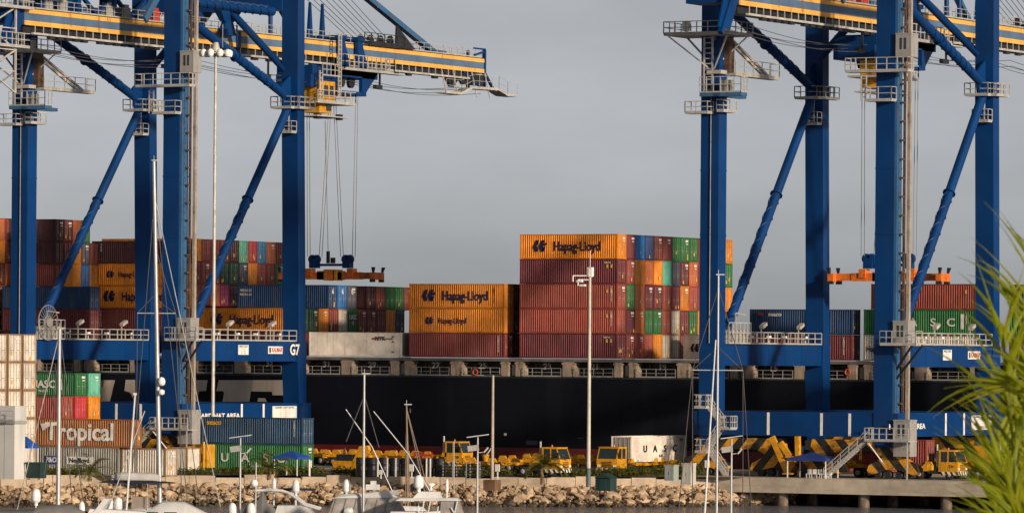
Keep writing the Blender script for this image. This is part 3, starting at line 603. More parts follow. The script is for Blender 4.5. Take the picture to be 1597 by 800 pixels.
make_trolley(crA, 53.9); make_trolley(crB, 24.2)
make_spreader((11.4, 53.9, 22.0), 'orange spreader with blue sheave block hanging over the left part of the ship', 22.8)
make_spreader((101.1, 24.2, 21.3), 'orange spreader hanging between the legs of the right crane', 23.6)
# lattice stair tower behind the left crane's girder end
m = MB()
lt = [onu(px, 90, 13).y for px in (-20, 24)]
for u in (9, 13):
    for v in lt: m.bar((u, v, 41.8), (u, v, 51.4), .2)
for k in range(4):
    z = 41.8+k*2.4; a_, b_ = lt if k % 2 else lt[::-1]
    m.bar((13, a_, z), (13, b_, z+2.4), .15); m.bar((13, lt[0], z+2.4), (13, lt[1], z+2.4), .12); m.bar((9, lt[1], z), (13, lt[1], z+2.4), .12)
m.build('lattice_stair_tower', GALV, crA)
for px, z in ((47, 51.4), (40, 47.0)):
    v1 = onu(px, 30, 13).y; m = MB(); m.box(8, 13.6, lt[0]-3, v1, z-.15, z); m.rail([(13.6, lt[0]-3, z), (13.6, v1, z), (8, v1, z)], 1.5, .06, 1.2); m.build('girder_end_platform', RAILM, crA)
# cable reel on the left crane
m = MB(); q = onu(75, 503, 2.6)
for k in range(24):
    t = k*math.pi/12; t2 = (k+1)*math.pi/12
    for r in (2.05, .8): m.bar((2.6, q.y+r*math.cos(t), q.z+r*math.sin(t)), (2.6, q.y+r*math.cos(t2), q.z+r*math.sin(t2)), .07)
    m.bar((2.6, q.y+.5*math.cos(t), q.z+.5*math.sin(t)), (2.6, q.y+2.05*math.cos(t), q.z+2.05*math.sin(t)), .04)
m.lathe((2.5, q.y, q.z), [(.55,-.3),(.55,.3)], 14, 'x'); m.build('cable_reel', LGRAY, crA)
# ---------------------------------------------------------------- container ship
SV, HV = 33.7, 33.1                  # container face and hull side
DZ, CZ = 10.15, 12.5                 # deck edge, underside of the deck containers
SHIP = empty('container_ship', (45, 53, WZ), 'black container ship with red waterline and pale hull lettering, moored behind the cranes', 'ship')
def sbuild(m, name, mat, parent=None):
    o = m.build(name, mat, parent or SHIP)
    if parent is None: o.location = (-45, -53, -WZ)
    return o
HULL = paint('hull_black_paint', (.0045, .0055, .011), .5, 0, .3, 0, .12, spec=.18)
BOOT = paint('hull_red_paint', (.13, .012, .014), .5, 0, .3, 0, .2)
BEIGE = paint('hull_beige_paint', (.5, .43, .35), .5, 0, .12, .08, .3)
COAM = paint('coaming_grey', (.13, .125, .12), .6, 0, .35, .4, .5)
PILL = paint('pillar_beige', (.33, .26, .2), .6, 0, .25, .4, .7)
def hullplan(z):
    k = .0 if z > 2 else 0
    return [(-190, HV), (170, HV), (195, HV+4), (215, HV+14), (222, HV+20), (215, HV+26), (195, HV+36), (170, HV+40), (-190, HV+40)]
m = MB(); m.hexa([(x, y, WZ-6) for x, y in hullplan(0)], [(x, y, 2.0) for x, y in hullplan(0)]); sbuild(m, 'boot_topping', BOOT)
m = MB(); m.hexa([(x, y, 2.0) for x, y in hullplan(0)], [(x, y, DZ) for x, y in hullplan(0)])
for z in (4.2, 7.6): m.box(-190, 168, HV-.03, HV, z-.05, z+.05)
for i in range(28): m.box(-185+i*12.4, -184.94+i*12.4, HV-.015, HV, 2.1, DZ-.1)
hull = sbuild(m, 'hull', HULL)
m = MB(); m.box(-190, 168, HV-.06, HV+.25, DZ, DZ+.22); sbuild(m, 'deck_edge', DARK)
# pale lettering blocks on the hull behind the left crane
def hpoly(pts):
    m = MB(); m.poly([onv(x, y, HV-.035) for x, y in pts], (0, .03, 0)); return m.build('hull_letter', BEIGE, hull, None)
LET = [[(158,592.5),(179,592.5),(171,626),(157,626)], [(196,592),(215,592),(216,612),(217,626),(210,626),(203,612),(194,609)],
       [(303,592.5),(323.5,592.5),(321,609),(310,610),(307,626),(303,626)],
       [(341,592.5),(441,592.5),(444,616),(425,616),(424,610.5),(391,610),(388.5,626),(347,626),(349.5,612),(347,609.5),(337.5,609.5)],
       [(402.5,620.5),(413,620.5),(416,626),(401.5,626)], [(470,592.5),(474,592.5),(474,616),(470,616)]]
for L in LET:
    o = hpoly(L)
    o.location = (0, 0, 0)
# coaming wall, pillars, hatch edge, walkway rails
m = MB(); m.box(-190, 168, 36.2, 70, DZ, CZ-.35); sbuild(m, 'hatch_coaming', COAM)
m = MB(); m.box(-190, 168, HV+.3, 72.5, CZ-.38, CZ-.06); sbuild(m, 'hatch_cover_edge', COAM)
BAY0, BP, CL, RP = 4.3, 15.03, 12.92, 2.335
for k in range(-6, 11):
    u0 = BAY0+BP*k
    for a, w in ((-.55, .95), (CL/2-.75, 1.5), (CL-.4, .95)):
        m = MB(); m.box(u0+a, u0+a+w, HV+.35, HV+1.7, DZ+.2, CZ-.38); m.box(u0+a-.12, u0+a+w+.12, HV+.32, HV+1.8, CZ-.7, CZ-.5); sbuild(m, 'deck_pillar', PILL)
    for a, b in ((.5, CL/2-.9), (CL/2+.9, CL-.5)):
        m = MB(); m.rail([(u0+a, HV+.2, DZ+.2), (u0+b, HV+.2, DZ+.2)], 1.0, .035, 1.4); sbuild(m, 'deck_railing', LGRAY)
        for i in range(3): c = u0+a+.4+(b-a-.8)*i/2.6; m = MB(); m.box(c+.1, c+.25, 35.5, 36.2, DZ+.2, DZ+1.7); m.box(c+.25, c+.8, 36.05, 36.2, DZ+.5, DZ+1.5); sbuild(m, 'coaming_stay', COAM)
        m = MB(); m.bar((u0+a+.3, 36.1, CZ-.5), (u0+b-.4, 36.1, DZ+.9), .12); m.box(u0+a+.2, u0+b-.3, 35.9, 36.18, CZ-.75, CZ-.6); sbuild(m, 'lashing_gear', COAM)
    m = MB(); m.box(u0+CL+.2, u0+BP-.3, 34.2, 34.5, DZ+.2, CZ); sbuild(m, 'lashing_bridge', DARK)
    m = MB(); m.box(u0+CL+.7, u0+CL+1.3, 34.1, 34.2, DZ+.3, DZ+1.6); sbuild(m, 'bridge_door', LGRAY)
NUM = paint('number_white', (.6, .57, .52), .6)
for px, s in ((519, '31'), (590, '29'), (689, '27'), (762, '25'), (863, '23'), (937, '21'), (1042, '19'), (1100, '17'), (1215, '15'), (345, '35'), (430, '33')):
    p = onv(px, 563.5, 36.05); text(s, .95, 'bay_number', NUM, SHIP, (p.x-45, 34.6-53, 11.55-WZ), FRONT, .04, 1.15)
for px in (741, 1322):
    p = onv(px, 580, HV+.1); m = MB()
    for k in range(16):
        t, t2 = k*math.pi/8, (k+1)*math.pi/8
        m.tube((p.x+.32*math.cos(t), HV+.1, p.z+.32*math.sin(t)), (p.x+.32*math.cos(t2), HV+.1, p.z+.32*math.sin(t2)), .09, 6)
    sbuild(m, 'life_ring', paint('life_ring_orange', (.5, .07, .03), .5))
for px, py, w, h in ((788, 677, .35, .28), (830, 690, 1.6, .5), (1093, 640, .3, .6), (905, 683, .9, .1), (640, 640, .12, .5)):
    p = onv(px, py, HV-.02); m = MB(); m.box(p.x-w/2, p.x+w/2, HV-.03, HV-.012, p.z-h/2, p.z+h/2); sbuild(m, 'hull_mark', paint('hull_scuff', (.05, .06, .075), .6) if w > .5 else NUM)
# ---------------------------------------------------------------- containers
CONT = objpaint('container_paint', .55, .45); CONTF = objpaint('container_frame_paint', .6, .9)
RODS = paint('lock_rod_steel', (.3, .27, .24), .5, .2, .3, .3, 1.5)
_cm = {}
def cmeshes(L, Wd, H, kind):
    key = (round(L,2), round(Wd,2), round(H,2), kind)
    if key in _cm: return _cm[key]
    fr = MB(); p = .16
    for x in (0, L-p):
        for y in (0, Wd-p): fr.box(x, x+p, y, y+p, 0, H)
    for y in (0, Wd-.09):
        fr.box(p, L-p, y+.005, y+.085, 0, .16); fr.box(p, L-p, y+.005, y+.085, H-.1, H)
    for x in (0, L-.1):
        fr.box(x+.005, x+.095, p, Wd-p, 0, .16); fr.box(x+.005, x+.095, p, Wd-p, H-.14, H)
    for x in (-.02, L-.18):
        for y in (-.02, Wd-.16):
            for z in (-.005, H-.115): fr.box(x, x+.2, y, y+.18, z, z+.12)
    sh = MB(); z0, z1 = .12, H-.08; y0 = .02
    if kind == 'reefer':
        sh.box(p, L-p, .03, Wd-.03, z0, z1)
        for i in range(1, 12): sh.box(p+(L-2*p)*i/12-.02, p+(L-2*p)*i/12+.02, .02, .03, z0, z1)
    else:
        n = int((L-2*p)/.285); w = (L-2*p)/n; D = .085
        for y, s in ((.02, 1), (Wd-.02, -1)):
            xs = []
            for i in range(n):
                x = p+i*w; xs += [(x, 0), (x+w*.28, 0), (x+w*.5, D), (x+w*.78, D)]
            xs.append((L-p, 0))
            vs = [(x, y+s*d, z) for z in (z0, z1) for x, d in xs]; k = len(xs)
            sh.add(vs, [(i, i+1, k+i+1, k+i) for i in range(k-1)])
        sh.add([(p,.02,H-.03),(L-p,.02,H-.03),(L-p,Wd-.02,H-.03),(p,Wd-.02,H-.03)], [(0,1,2,3)])
        sh.add([(p,.02,.1),(L-p,.02,.1),(L-p,Wd-.02,.1),(p,Wd-.02,.1)], [(0,3,2,1)])
    # closed front wall on the far end
    n = 8; w = (Wd-.3)/n; xs = []
    for i in range(n): y = .15+i*w; xs += [(y,0),(y+w*.3,0),(y+w*.5,.045),(y+w*.8,.045)]
    xs.append((Wd-.15, 0)); k = len(xs)
    sh.add([(.03+d, y, z) for z in (z0, z1) for y, d in xs], [(i, i+1, k+i+1, k+i) for i in range(k-1)])
    # a door leaf: flat pressed panels; rods apart
    dr = MB(); hw = (Wd-2*p)/2
    dr.box(L-.1, L-.05, 0, hw-.015, .17, H-.15)
    nz = 4
    for i in range(nz):
        a = .22+(H-.42)*i/nz; dr.box(L-.05, L-.028, .08, hw-.09, a, a+(H-.42)/nz-.07)
    rd = MB()
    for y in (.28, hw-.24):
        rd.tube((L-.005, y, .2), (L-.005, y, H-.17), .022, 6)
        for z in (.3, H*.36, H*.66, H-.3): rd.box(L-.028, L+.015, y-.05, y+.05, z-.04, z+.04)
    rd.box(L-.02, L+.02, .28, hw-.2, H*.42, H*.42+.05)
    fw = MB(); fw.add([(L-.03-d, y, z) for z in (z0, z1) for y, d in xs], [(i, i+1, k+i+1, k+i) for i in range(k-1)])
    _cm[key] = dict(frame=fr.mesh('frame', [CONTF]), shell=sh.mesh('corrugated_shell' if kind != 'reefer' else 'smooth_shell', [CONT]), door=dr.mesh('door', [CONT]), rods=rd.mesh('lock_rods', [RODS]), endw=fw.mesh('end_wall', [CONT]))
    return _cm[key]
PAL = dict(maroon=(.125,.017,.026), dmaroon=(.06,.013,.02), brown=(.2,.034,.03), redbrown=(.29,.055,.036), orange=(.66,.22,.008), rorange=(.5,.13,.04), green=(.012,.13,.035), dgreen=(.01,.06,.035),
           blue=(.006,.045,.14), dblue=(.012,.035,.12), bblue=(.012,.14,.42), slate=(.06,.065,.1), teal=(.12,.46,.33), cyan=(.02,.2,.4), red=(.45,.03,.04), white=(.62,.57,.5), cream=(.7,.635,.56), magenta=(.28,.012,.12), grey=(.22,.22,.2), navy=(.012,.03,.075), tropical=(.26,.1,.03))
CNAME = dict(maroon='maroon', dmaroon='dark maroon', brown='red-brown', redbrown='rust-red', orange='orange', rorange='brick orange', green='green', dgreen='dark green', blue='dark blue', dblue='navy', bblue='bright blue', slate='slate grey', teal='pale teal', cyan='sky blue', red='red', white='white', cream='cream', magenta='magenta', grey='grey', navy='navy', tropical='brown')
STK = paint('sticker_yellow', (.75, .42, .08), .5); STKW = paint('sticker_white', (.7, .68, .64), .5)
stk_me = MB(); stk_me.box(-.015, .0, -.12, .12, -.2, .2); stk_me = stk_me.mesh('sticker', [STK])
code_me = MB(); code_me.box(-.015, .0, -.35, .35, -.12, .12); code_me.box(-.015, 0, -.25, .3, -.4, -.3); code_me = code_me.mesh('code_panel', [STKW])
srng = random.Random(11)
def cont(u, v, z, colr, label, L=CL, H=2.88, Wd=2.3, end='door', kind='dry', group=None, rz=0, mark=True):
    ms = cmeshes(L, Wd, H, kind); jit = srng.uniform(.95, 1.25); c = tuple(min(1, x*jit) for x in (PAL[colr] if isinstance(colr, str) else colr))
    E = empty('shipping_container', (u, v, z), label, 'container', group, rz)
    put('frame', ms['frame'], E, None, (.3,.2,.12) if colr == 'white' else tuple(x*.85 for x in c)); put('corrugated_shell' if kind != 'reefer' else 'smooth_shell', ms['shell'], E, None, c)
    hw = (Wd-.32)/2
    if end == 'door':
        for y in (.16, .16+hw+.015):
            d = put('door', ms['door'], E, (0, y, 0), c); put('lock_rods', ms['rods'], d)
    else: put('end_wall', ms['endw'], E, None, c)
    if mark:
        for _ in range(srng.choice((0, 1, 1, 2))): put('sticker', stk_me, E, (L+.03, srng.uniform(.4, Wd-.4), srng.uniform(.35, 1.0)))
        if srng.random() < .3: put('code_panel', code_me, E, (L+.035, Wd*.68, H-.45))
    return E
LINK = paint('lettering_navy', (.008, .015, .06), .6); LWH = paint('lettering_white', (.72, .7, .66), .6); LBK = paint('lettering_black', (.02, .02, .02), .6)
def logo(E, x, z, h, mat=LINK, y=-.035):
    """two swept wings leaning to the right"""
    s = h; m = MB()
    for dx in (0, .56):
        P = [(.0,.42),(.30,1.0),(.62,1.0),(.46,.62),(.40,.5),(.55,.0),(.22,.0),(.0,.42)]
        m.poly([(x+(px+dx)*s, y, z+(pz-.5)*s) for px, pz in P[:-1]], (0, .02, 0))
    m.poly([(x+.95*s, y, z+.12*s), (x+1.32*s, y, z+.3*s), (x+1.28*s, y, z+.02*s), (x+1.0*s, y, z-.02*s)], (0, .02, 0)); m.poly([(x+.98*s, y, z-.06*s), (x+1.26*s, y, z-.1*s), (x+1.14*s, y, z-.4*s), (x+.92*s, y, z-.4*s)], (0, .02, 0))
    return m.build('emblem', mat, E)
def carrier(E, big=True):
    if big: logo(E, 1.75, 1.52, 1.35); text('Hapag-Lloyd', 1.6, 'lettering', LINK, E, (7.6, -.03, 1.42), FRONT, .025, .78)
    else: logo(E, 2.2, 1.45, .85); text('Hapag-Lloyd', .95, 'lettering', LINK, E, (5.9, -.03, 1.4), FRONT, .01, .8)
def codes(E, x, mat=LWH, n=7, z=2.2):
    for i in range(n): text('TRHU472581'[i], .26, 'code_lettering', mat, E, (x, -.03, z-i*.22), FRONT, .008)
def vtext(E, s, x, z, size, mat=LWH):
    for i, ch in enumerate(s): text(ch, size, 'vertical_lettering', mat, E, (x, -.03, z-i*size*.82), FRONT, .015)
ORD = ['first', 'second', 'third', 'fourth', 'fifth', 'sixth', 'seventh', 'eighth', 'ninth', 'tenth', 'eleventh', 'twelfth', 'thirteenth']
G_S = 'containers stacked on the ship'
TH_ = 2.905
# tallest block (bay E): tiers from the bottom, rows from the quay side inwards
bayE = [['maroon','brown','redbrown','redbrown','orange','white','white','brown','maroon','brown','redbrown','maroon','brown'],
        ['redbrown','maroon','rorange','green','green','redbrown','white','maroon','green','orange','brown','green','maroon'],
        ['redbrown','green','rorange','maroon','maroon','redbrown','maroon','orange','redbrown','brown','maroon','green','orange'],
        ['maroon','redbrown','orange','rorange','orange','teal','slate','maroon','rorange','brown','green','maroon','green'],
        ['orange','maroon','bblue','dblue','brown','brown','green','green','green','brown','orange','maroon','orange']]
UE = 49.15
for t, row in enumerate(bayE):
    for r, c in enumerate(row):
        lab = f'{CNAME[c]} container, {ORD[t]} tier up, {ORD[r]} column from the quay, in the tallest ship stack'
        E = cont(UE, SV+r*RP, CZ+.05+t*TH_, c, lab, group=G_S, end='door' if srng.random() < .7 else 'wall')
        if r == 0:
            if t == 4: carrier(E, True)
            else:
                if t in (1, 2): codes(E, CL-.75, LWH, 8, 2.5)
                else: text('TEXU 472', .22, 'code_lettering', LWH, E, (CL-1.3, -.03, 2.45), FRONT, .006)
                for k in range(2): put('sticker', stk_me, E, (CL-.75-k*.55, -.02, 2.05)).rotation_euler.z = R(-90)
# block with two orange containers (bay D)
UD = 34.2
for t, (row) in enumerate([['brown','dmaroon','dblue'], ['orange','dblue','maroon'], ['orange','dmaroon','navy']]):
    for r, c in enumerate(row):
        E = cont(UD, SV+r*RP, CZ+.05+t*TH_, c, f'{CNAME[c]} container, {ORD[t]} tier, {ORD[r]} column, stack beside the long white reefer', group=G_S)
        if r == 0:
            if t == 2: carrier(E, True); codes(E, CL-1.35, LBK, 9, 2.5)
            elif t == 1: carrier(E, False)
            else: codes(E, CL-.8, LWH, 9, 2.5)
# white reefer alone (bay C)
E = cont(20.3, SV+.1, CZ+.05, 'cream', 'white smooth-sided refrigerated container lying alone on deck, black lettering at its right', kind='reefer', L=12.75, group=G_S, end='wall', mark=False)
text('NYK', .62, 'lettering', LBK, E, (9.9, -.02, 2.15), FRONT, .03, 1.1); text('LOGISTICS', .25, 'lettering', LBK, E, (11.1, -.02, 2.12), FRONT, .0, .9)
m = MB(); m.box(8.75, 9.25, -.025, -.005, 2.05, 2.25); m.build('emblem', REDM, E)
for z in (2.3, 1.7, .5): m = MB(); m.box(11.5, 11.75, -.02, 0, z, z+.15); m.build('code_panel', LBK, E)
m = MB(); m.box(12.62, 12.78, .15, 2.15, .2, 2.7); m.build('cooling_unit', LGRAY, E)
# block behind the reefer (bay B): 2nd and 3rd tier ends
UB = 4.6
E = cont(UB, SV, CZ+.05, 'maroon', 'maroon container half hidden by the left crane portal beam, below a bright orange one', group=G_S)
E = cont(UB, SV, CZ+.05+TH_, 'orange', 'orange container with large navy lettering behind the left crane portal railing', group=G_S); carrier(E, True)
for r, c in enumerate(['dgreen','dgreen','orange','brown','white','green','brown','brown','brown','orange','navy']):
    E = cont(UB, SV+(r+1)*RP, CZ+.05+TH_, c, f'{CNAME[c]} container, {ORD[r]} of the lower row of ends above the white reefer', group=G_S)
    if r == 5: text('UASC', .8, 'lettering', LWH, E, (CL+.05, 1.15, 1.9), SIDE, .03, .9); text('S', .6, 'lettering', LWH, E, (CL+.05, 1.15, 1.2), SIDE, .03)
    cont(UB, SV+(r+1)*RP, CZ+.05, 'brown', f'red-brown container on deck, {ORD[r+1]} column in, hidden behind the white reefer', group=G_S, mark=False)
for r, c in enumerate(['blue','bblue','slate','brown','dmaroon','redbrown','green','green','redbrown']):
    if r == 3: continue
    E = cont(UB, SV+(r+3.9)*RP, CZ+.05+2*TH_, c, f'{CNAME[c]} container, {ORD[r if r < 3 else r-1]} of the upper row of ends behind the hanging spreader', group=G_S)
    if r < 3: text('6' if r < 2 else '€', .9, 'lettering', LWH, E, (CL+.05, 1.15, 2.1), SIDE, .03)
    if r == 0: 
        for i in range(2): text('MEDU 62', .42, 'code_lettering', LWH, E, (1.2, -.03, 2.2-i*.5), FRONT, .01)
# long block behind the left crane (bay A)
VA = SV+5*RP
UA = onv(143, 450, VA).x
HA = 2.78; HA2 = (onv(143, 376, VA).z-onv(143, 515, VA).z)/4; ZA = onv(143, 376, VA).z-5*HA2
sideA = ['dmaroon','brown','orange','orange','dmaroon']
for t, c in enumerate(sideA):
    E = cont(UA, VA, ZA+t*HA2, c, f'{CNAME[c]} container, {ORD[t]} tier up, showing its long side behind the left crane', group=G_S, H=HA2-.02, L=13.4)
    if t == 2: carrier(E, True)
    elif t == 3: carrier(E, False)
    elif t in (1, 4): vtext(E, 'TRITON' if t == 1 else 'TEX', 1.4, 2.3, .42)
rowA5 = ['brown','orange','brown','brown','brown','dmaroon','teal','red','cyan','rorange','brown']
rowA4 = ['orange','brown','brown','redbrown','dgreen','dgreen','slate','orange','brown','brown','green','green']
rowA3 = ['brown','brown','brown','rorange','magenta','dmaroon','maroon','brown','maroon','brown','brown','green']
for t, row in ((2, rowA3), (3, rowA4), (4, rowA5)):
    for r, c in enumerate(row):
        if r == 0: continue
        cont(UA, VA+r*RP*.96, ZA+t*HA2+.35, c, f'{CNAME[c]} container, {ORD[t]} tier up, {ORD[r]} column in, between the left crane legs', group=G_S, H=HA2-.03, Wd=2.2, L=13.4)
# short block at the far left (bay Z) and the one beyond it
for t, c in enumerate(['dmaroon','maroon','blue']):
    cont(-24.1, SV, CZ+.05+t*HA, c, f'{CNAME[c]} container, {ORD[t]} tier up, beside the left crane cable reel', group=G_S, H=HA-.02)
for t, row in ((3, ['brown','orange','orange','bblue','orange']), (4, ['dmaroon','maroon','orange','slate','redbrown']), (5, ['dmaroon','maroon','rorange','green','green'])):
    for r, c in enumerate(row[:4] if t == 5 else row):
        cont(-19.3, SV+(r*.95-.0)*2.05, CZ+.05+t*HA, c, f'{CNAME[c]} short container, {ORD[t]} tier up, {ORD[r]} column in, right of the leftmost crane leg', group=G_S, H=HA-.02, L=3.0, Wd=1.98)
pz = onv(-6, 400, SV)
for t, row in enumerate([['brown','rorange','brown'], ['dmaroon','redbrown','brown'], ['rorange','green','brown'], ['brown','rorange','maroon'], ['orange','brown','maroon'], ['rorange','brown','brown']]):
    for r, c in enumerate(row):
        cont(pz.x-CL, SV+r*1.98, CZ+.15+t*2.8, c, f'{CNAME[c]} container, {ORD[t]} tier up, {ORD[r]} column in, left of the leftmost crane leg', group=G_S, H=2.76, Wd=1.92)
# white reefer of the empty bay (bay F), blocks behind the right crane (bays G and H)
pf = onu(1066, 540, 64.3)
E = cont(64.3, pf.y, CZ+.05, 'cream', 'white refrigerated container with dark blue emblem, just left of the right crane leg', kind='reefer', group=G_S, end='wall'); logo(E, .9, 1.35, .95)
UG = 79.3
for t, c in enumerate(['maroon','blue']):
    for r in range(1): 
        E = cont(UG, SV, CZ+.05+t*TH_, c, ('dark blue container with small white lettering, behind the right crane portal railing', 'maroon container under the dark blue one behind the right crane portal railing')[1-t], group=G_S)
        if t == 1:
            text('seaco', .62, 'lettering', LWH, E, (3.2, -.03, 2.3), FRONT, .03, 1.2); m = MB(); m.box(1.0, 1.75, -.035, -.02, 2.15, 2.5); m.build('emblem', REDM, E)
        else: codes(E, CL-1.0, LWH, 9, 2.5)
UH = 94.6
specH = [('white','white container at deck level just left of the right crane lift mast'), ('green','green container with wide-spaced white letters behind the right crane'), ('redbrown','rust-red container on top of the stack behind the right crane')]
for t, (c, lab) in enumerate(specH):
    E = cont(UH-.9 if t < 2 else UH, SV, CZ+.05+t*TH_, c, lab, group=G_S, L=CL+.9 if t < 2 else CL)
    if t == 1:
        for ch, px in (('U', 1392), ('A', 1424), ('S', 1455), ('C', 1483)): text(ch, 1.25, 'lettering', LWH, E, (onv(px, 500, SV).x-UH+.9, -.03, 1.42), FRONT, .03, 1.25)
        m = MB(); m.box(12.0, 12.4, -.03, -.01, .7, 2.4); m.build('code_panel', LWH, E); codes(E, 12.7, LWH, 6, 2.4)
    elif t == 0: text('Hapag', .9, 'lettering', LINK, E, (1.3, -.03, 1.3), FRONT, .02, .8)
    else: put('sticker', stk_me, E, (CL-1.2, -.02, 2.0)).rotation_euler.z = R(-90)
    cont(UH, SV+RP, CZ+.05+t*TH_, ('brown','dgreen','maroon')[t], f'{("red-brown","dark green","maroon")[t]} container second column in, {ORD[t]} tier, behind the right crane lift', group=G_S, mark=False)
for t, c in enumerate(('maroon','green','dgreen')): cont(UH+BP, SV+2*RP, CZ+.05+t*TH_, c, f'{CNAME[c]} container seen between the palm fronds, {ORD[t]} tier on the ship', group=G_S)
# ---------------------------------------------------------------- the yard: stacked containers
def yc(px, py, Y): p = atY(px, py, Y); return p
G_Y = 'containers stacked in the yard'
# white containers seen from their door ends at the left edge
p = yc(36, 600, 549)
for c_ in range(3):
    for t in range(5):
        if t < 2 and c_ == 2: continue
        cont(p.x-6.06, p.y-2.75*c_, .02+t*2.92, 'white', f'rusty white container door end, {ORD[t]} tier up, {["right", "middle", "left"][c_]} column at the left edge', L=6.06, H=2.88, Wd=2.44, group=G_Y)
# green and maroon stack behind it
p = yc(96, 620, 592)
cols = {3: [None, 'green', 'teal'], 2: ['rorange', 'red', 'orange'], 1: ['brown', 'brown', 'brown'], 0: ['brown', 'maroon', 'brown']}
for t, cs in cols.items():
    for c_, c in enumerate(cs):
        if c is None: continue
        E = cont(p.x-CL, p.y+c_*2.75, .02+t*2.6, c if not (t == 2 and c_ == 0) else 'redbrown', f'{CNAME[c]} container, {ORD[t]} tier up, {ORD[c_]} column, yard stack above the brown lettered container', H=2.58, Wd=2.4, group=G_Y)
        if t == 3 and c_ == 1:
            text('UASC', 1.15, 'lettering', LWH, E, (8.6, -.03, 1.3), FRONT, .05, 1.15); text('W-2117', .35, 'lettering', LWH, E, (8.6, -.03, .55), FRONT, .01, 1.1); m = MB(); m.box(10.75, 11.15, -.03, 0, .7, 1.95); m.build('code_panel', LWH, E)
# brown lettered container on a grey one
p = yc(38, 700, 553)
E = cont(p.x, p.y, 2.92, 'tropical', 'brown container with huge white lettering, upper of two by the left light pole', L=13.3, H=2.9, group=G_Y, Wd=1.95)
text('Tropical', 2.55, 'lettering', LWH, E, (6.9, -.03, 1.5), FRONT, .085, 1.0)
m = MB(); m.poly([(2.0, -.05, 2.35), (4.2, -.05, 2.6), (4.2, -.05, 2.3), (2.9, -.05, 2.0), (2.3, -.05, 1.6)], (0, .02, 0)); m.build('leaf_emblem', LWH, E)
E = cont(p.x, p.y, .0, 'grey', 'grey container with blue and white lettering under the brown one, behind the small palm', L=11.7, H=2.9, group=G_Y, Wd=1.95)
m = MB(); m.box(2.6, 4.2, -.03, -.005, 1.1, 1.95); m.build('blue_panel', paint('panel_blue', (.02, .06, .28), .5), E)
text('P&O', .75, 'lettering', LWH, E, (3.4, -.045, 1.52), FRONT, .02, .95)
m = MB(); m.box(5.3, 8.6, -.03, -.005, 1.1, 1.9); m.build('white_panel', LWH, E); text('Nedlloyd', .72, 'lettering', LINK, E, (6.9, -.045, 1.5), FRONT, .02, .95)
cont(p.x+11.9, p.y+.3, .0, 'white', 'short white container with streaked sides right of the grey one', L=5.4, H=2.85, group=G_Y, Wd=2.2)
q = yc(262, 720, 560)
E = cont(q.x, q.y, .0, 'white', 'plain white refrigerated box beside the left crane stairs', L=2.4, H=2.75, kind='reefer', group=G_Y, Wd=2.6, end='wall', mark=False)
q = yc(286, 720, 572); m = MB(); m.box(q.x+.6, q.x+2.4, q.y+1, q.y+2.6, .4, 2.9); m.box(q.x+.8, q.x+2.6, q.y+.6, q.y+1.2, 1.2, 1.9); m.tube((q.x+2.2, q.y+.6, 0), (q.x+2.2, q.y+.6, 3.2), .15, 8); tag(m.build('pump_unit', YEL), 'yellow pump unit squeezed between the white box and the green container', 'machine')
# blue on green by the left crane
p = yc(313, 700, 577)
E = cont(p.x, p.y, .02, 'green', 'green container with wide-spaced white letters on the ground, under a blue one', H=2.9, L=12.9, group=G_Y, Wd=2.44)
for ch, x in (('U', 3.1), ('A', 5.7), ('S', 8.3), ('C', 10.2)): text(ch, 1.25, 'lettering', LWH, E, (x, -.03, 1.4), FRONT, .04, 1.2)
text('HAZ 217', .4, 'lettering', LWH, E, (7.0, -.03, .6), FRONT, .01)
E = cont(p.x, p.y, 2.94, (.012, .05, .11), 'blue container with small yellow lettering stacked on the green one', H=2.9, L=12.9, group=G_Y, Wd=2.44)
text('seaco', .72, 'lettering', paint('lettering_yellow', (.7, .38, .03), .5), E, (1.7, -.03, 2.3), FRONT, .04, 1.15); codes(E, 11.9, LWH, 8, 2.5)
# containers standing on the quay behind the right crane's bogies
for x0, x1, c, lab in ((1281, 1326, 'redbrown', 'rust-red container behind the striped bogies under the right crane sill'), (1352, 1378, 'redbrown', 'rust-red container glimpsed left of the right crane lift stair'), (1245, 1275, 'blue', 'small dark blue container behind the blue quay tent')):
    a, b = onv(x0, 700, 18), onv(x1, 700, 18); cont(a.x, 18, .3, c, lab, L=max(2.6, b.x-a.x), H=2.7, group=G_Y, Wd=2.3)
# ---------------------------------------------------------------- harbour building
HB = yc(22, 745, 531)
B = empty('harbour_building', (HB.x, HB.y, -.05), 'plain off-white flat-roofed building at the left edge beside the lettered containers', 'building')
PW = paint('building_white', (.55, .54, .52), .7, 0, .08, 0, .3)
m = MB(); m.box(-14, 0, 0, 1.9, 0, 5.9); m.build('wall', PW, B)
m = MB(); m.box(-14.1, .1, -.1, 2.0, 5.9, 7.35); m.build('upper_wall', paint('building_white_upper', (.5, .5, .5), .7, 0, .08, 0, .3), B)
m = MB(); m.box(-14.1, .12, -.14, 2.04, 5.55, 5.85); m.build('ledge', LGRAY, B)
for i in range(1, 8): m = MB(); m.box(-i*1.2-.02, -i*1.2+.02, -.02, 0, 0, 5.5); m.build('wall_seam', LGRAY, B)
m = MB(); m.box(-3.4, -2.0, -.16, -.1, 6.0, 6.75); m.build('window', GLASS, B)
m = MB(); m.rail([(-2, -.7, 5.85), (.3, -.7, 5.85)], 1.0, .035, .8); m.build('roof_rail', LGRAY, B)
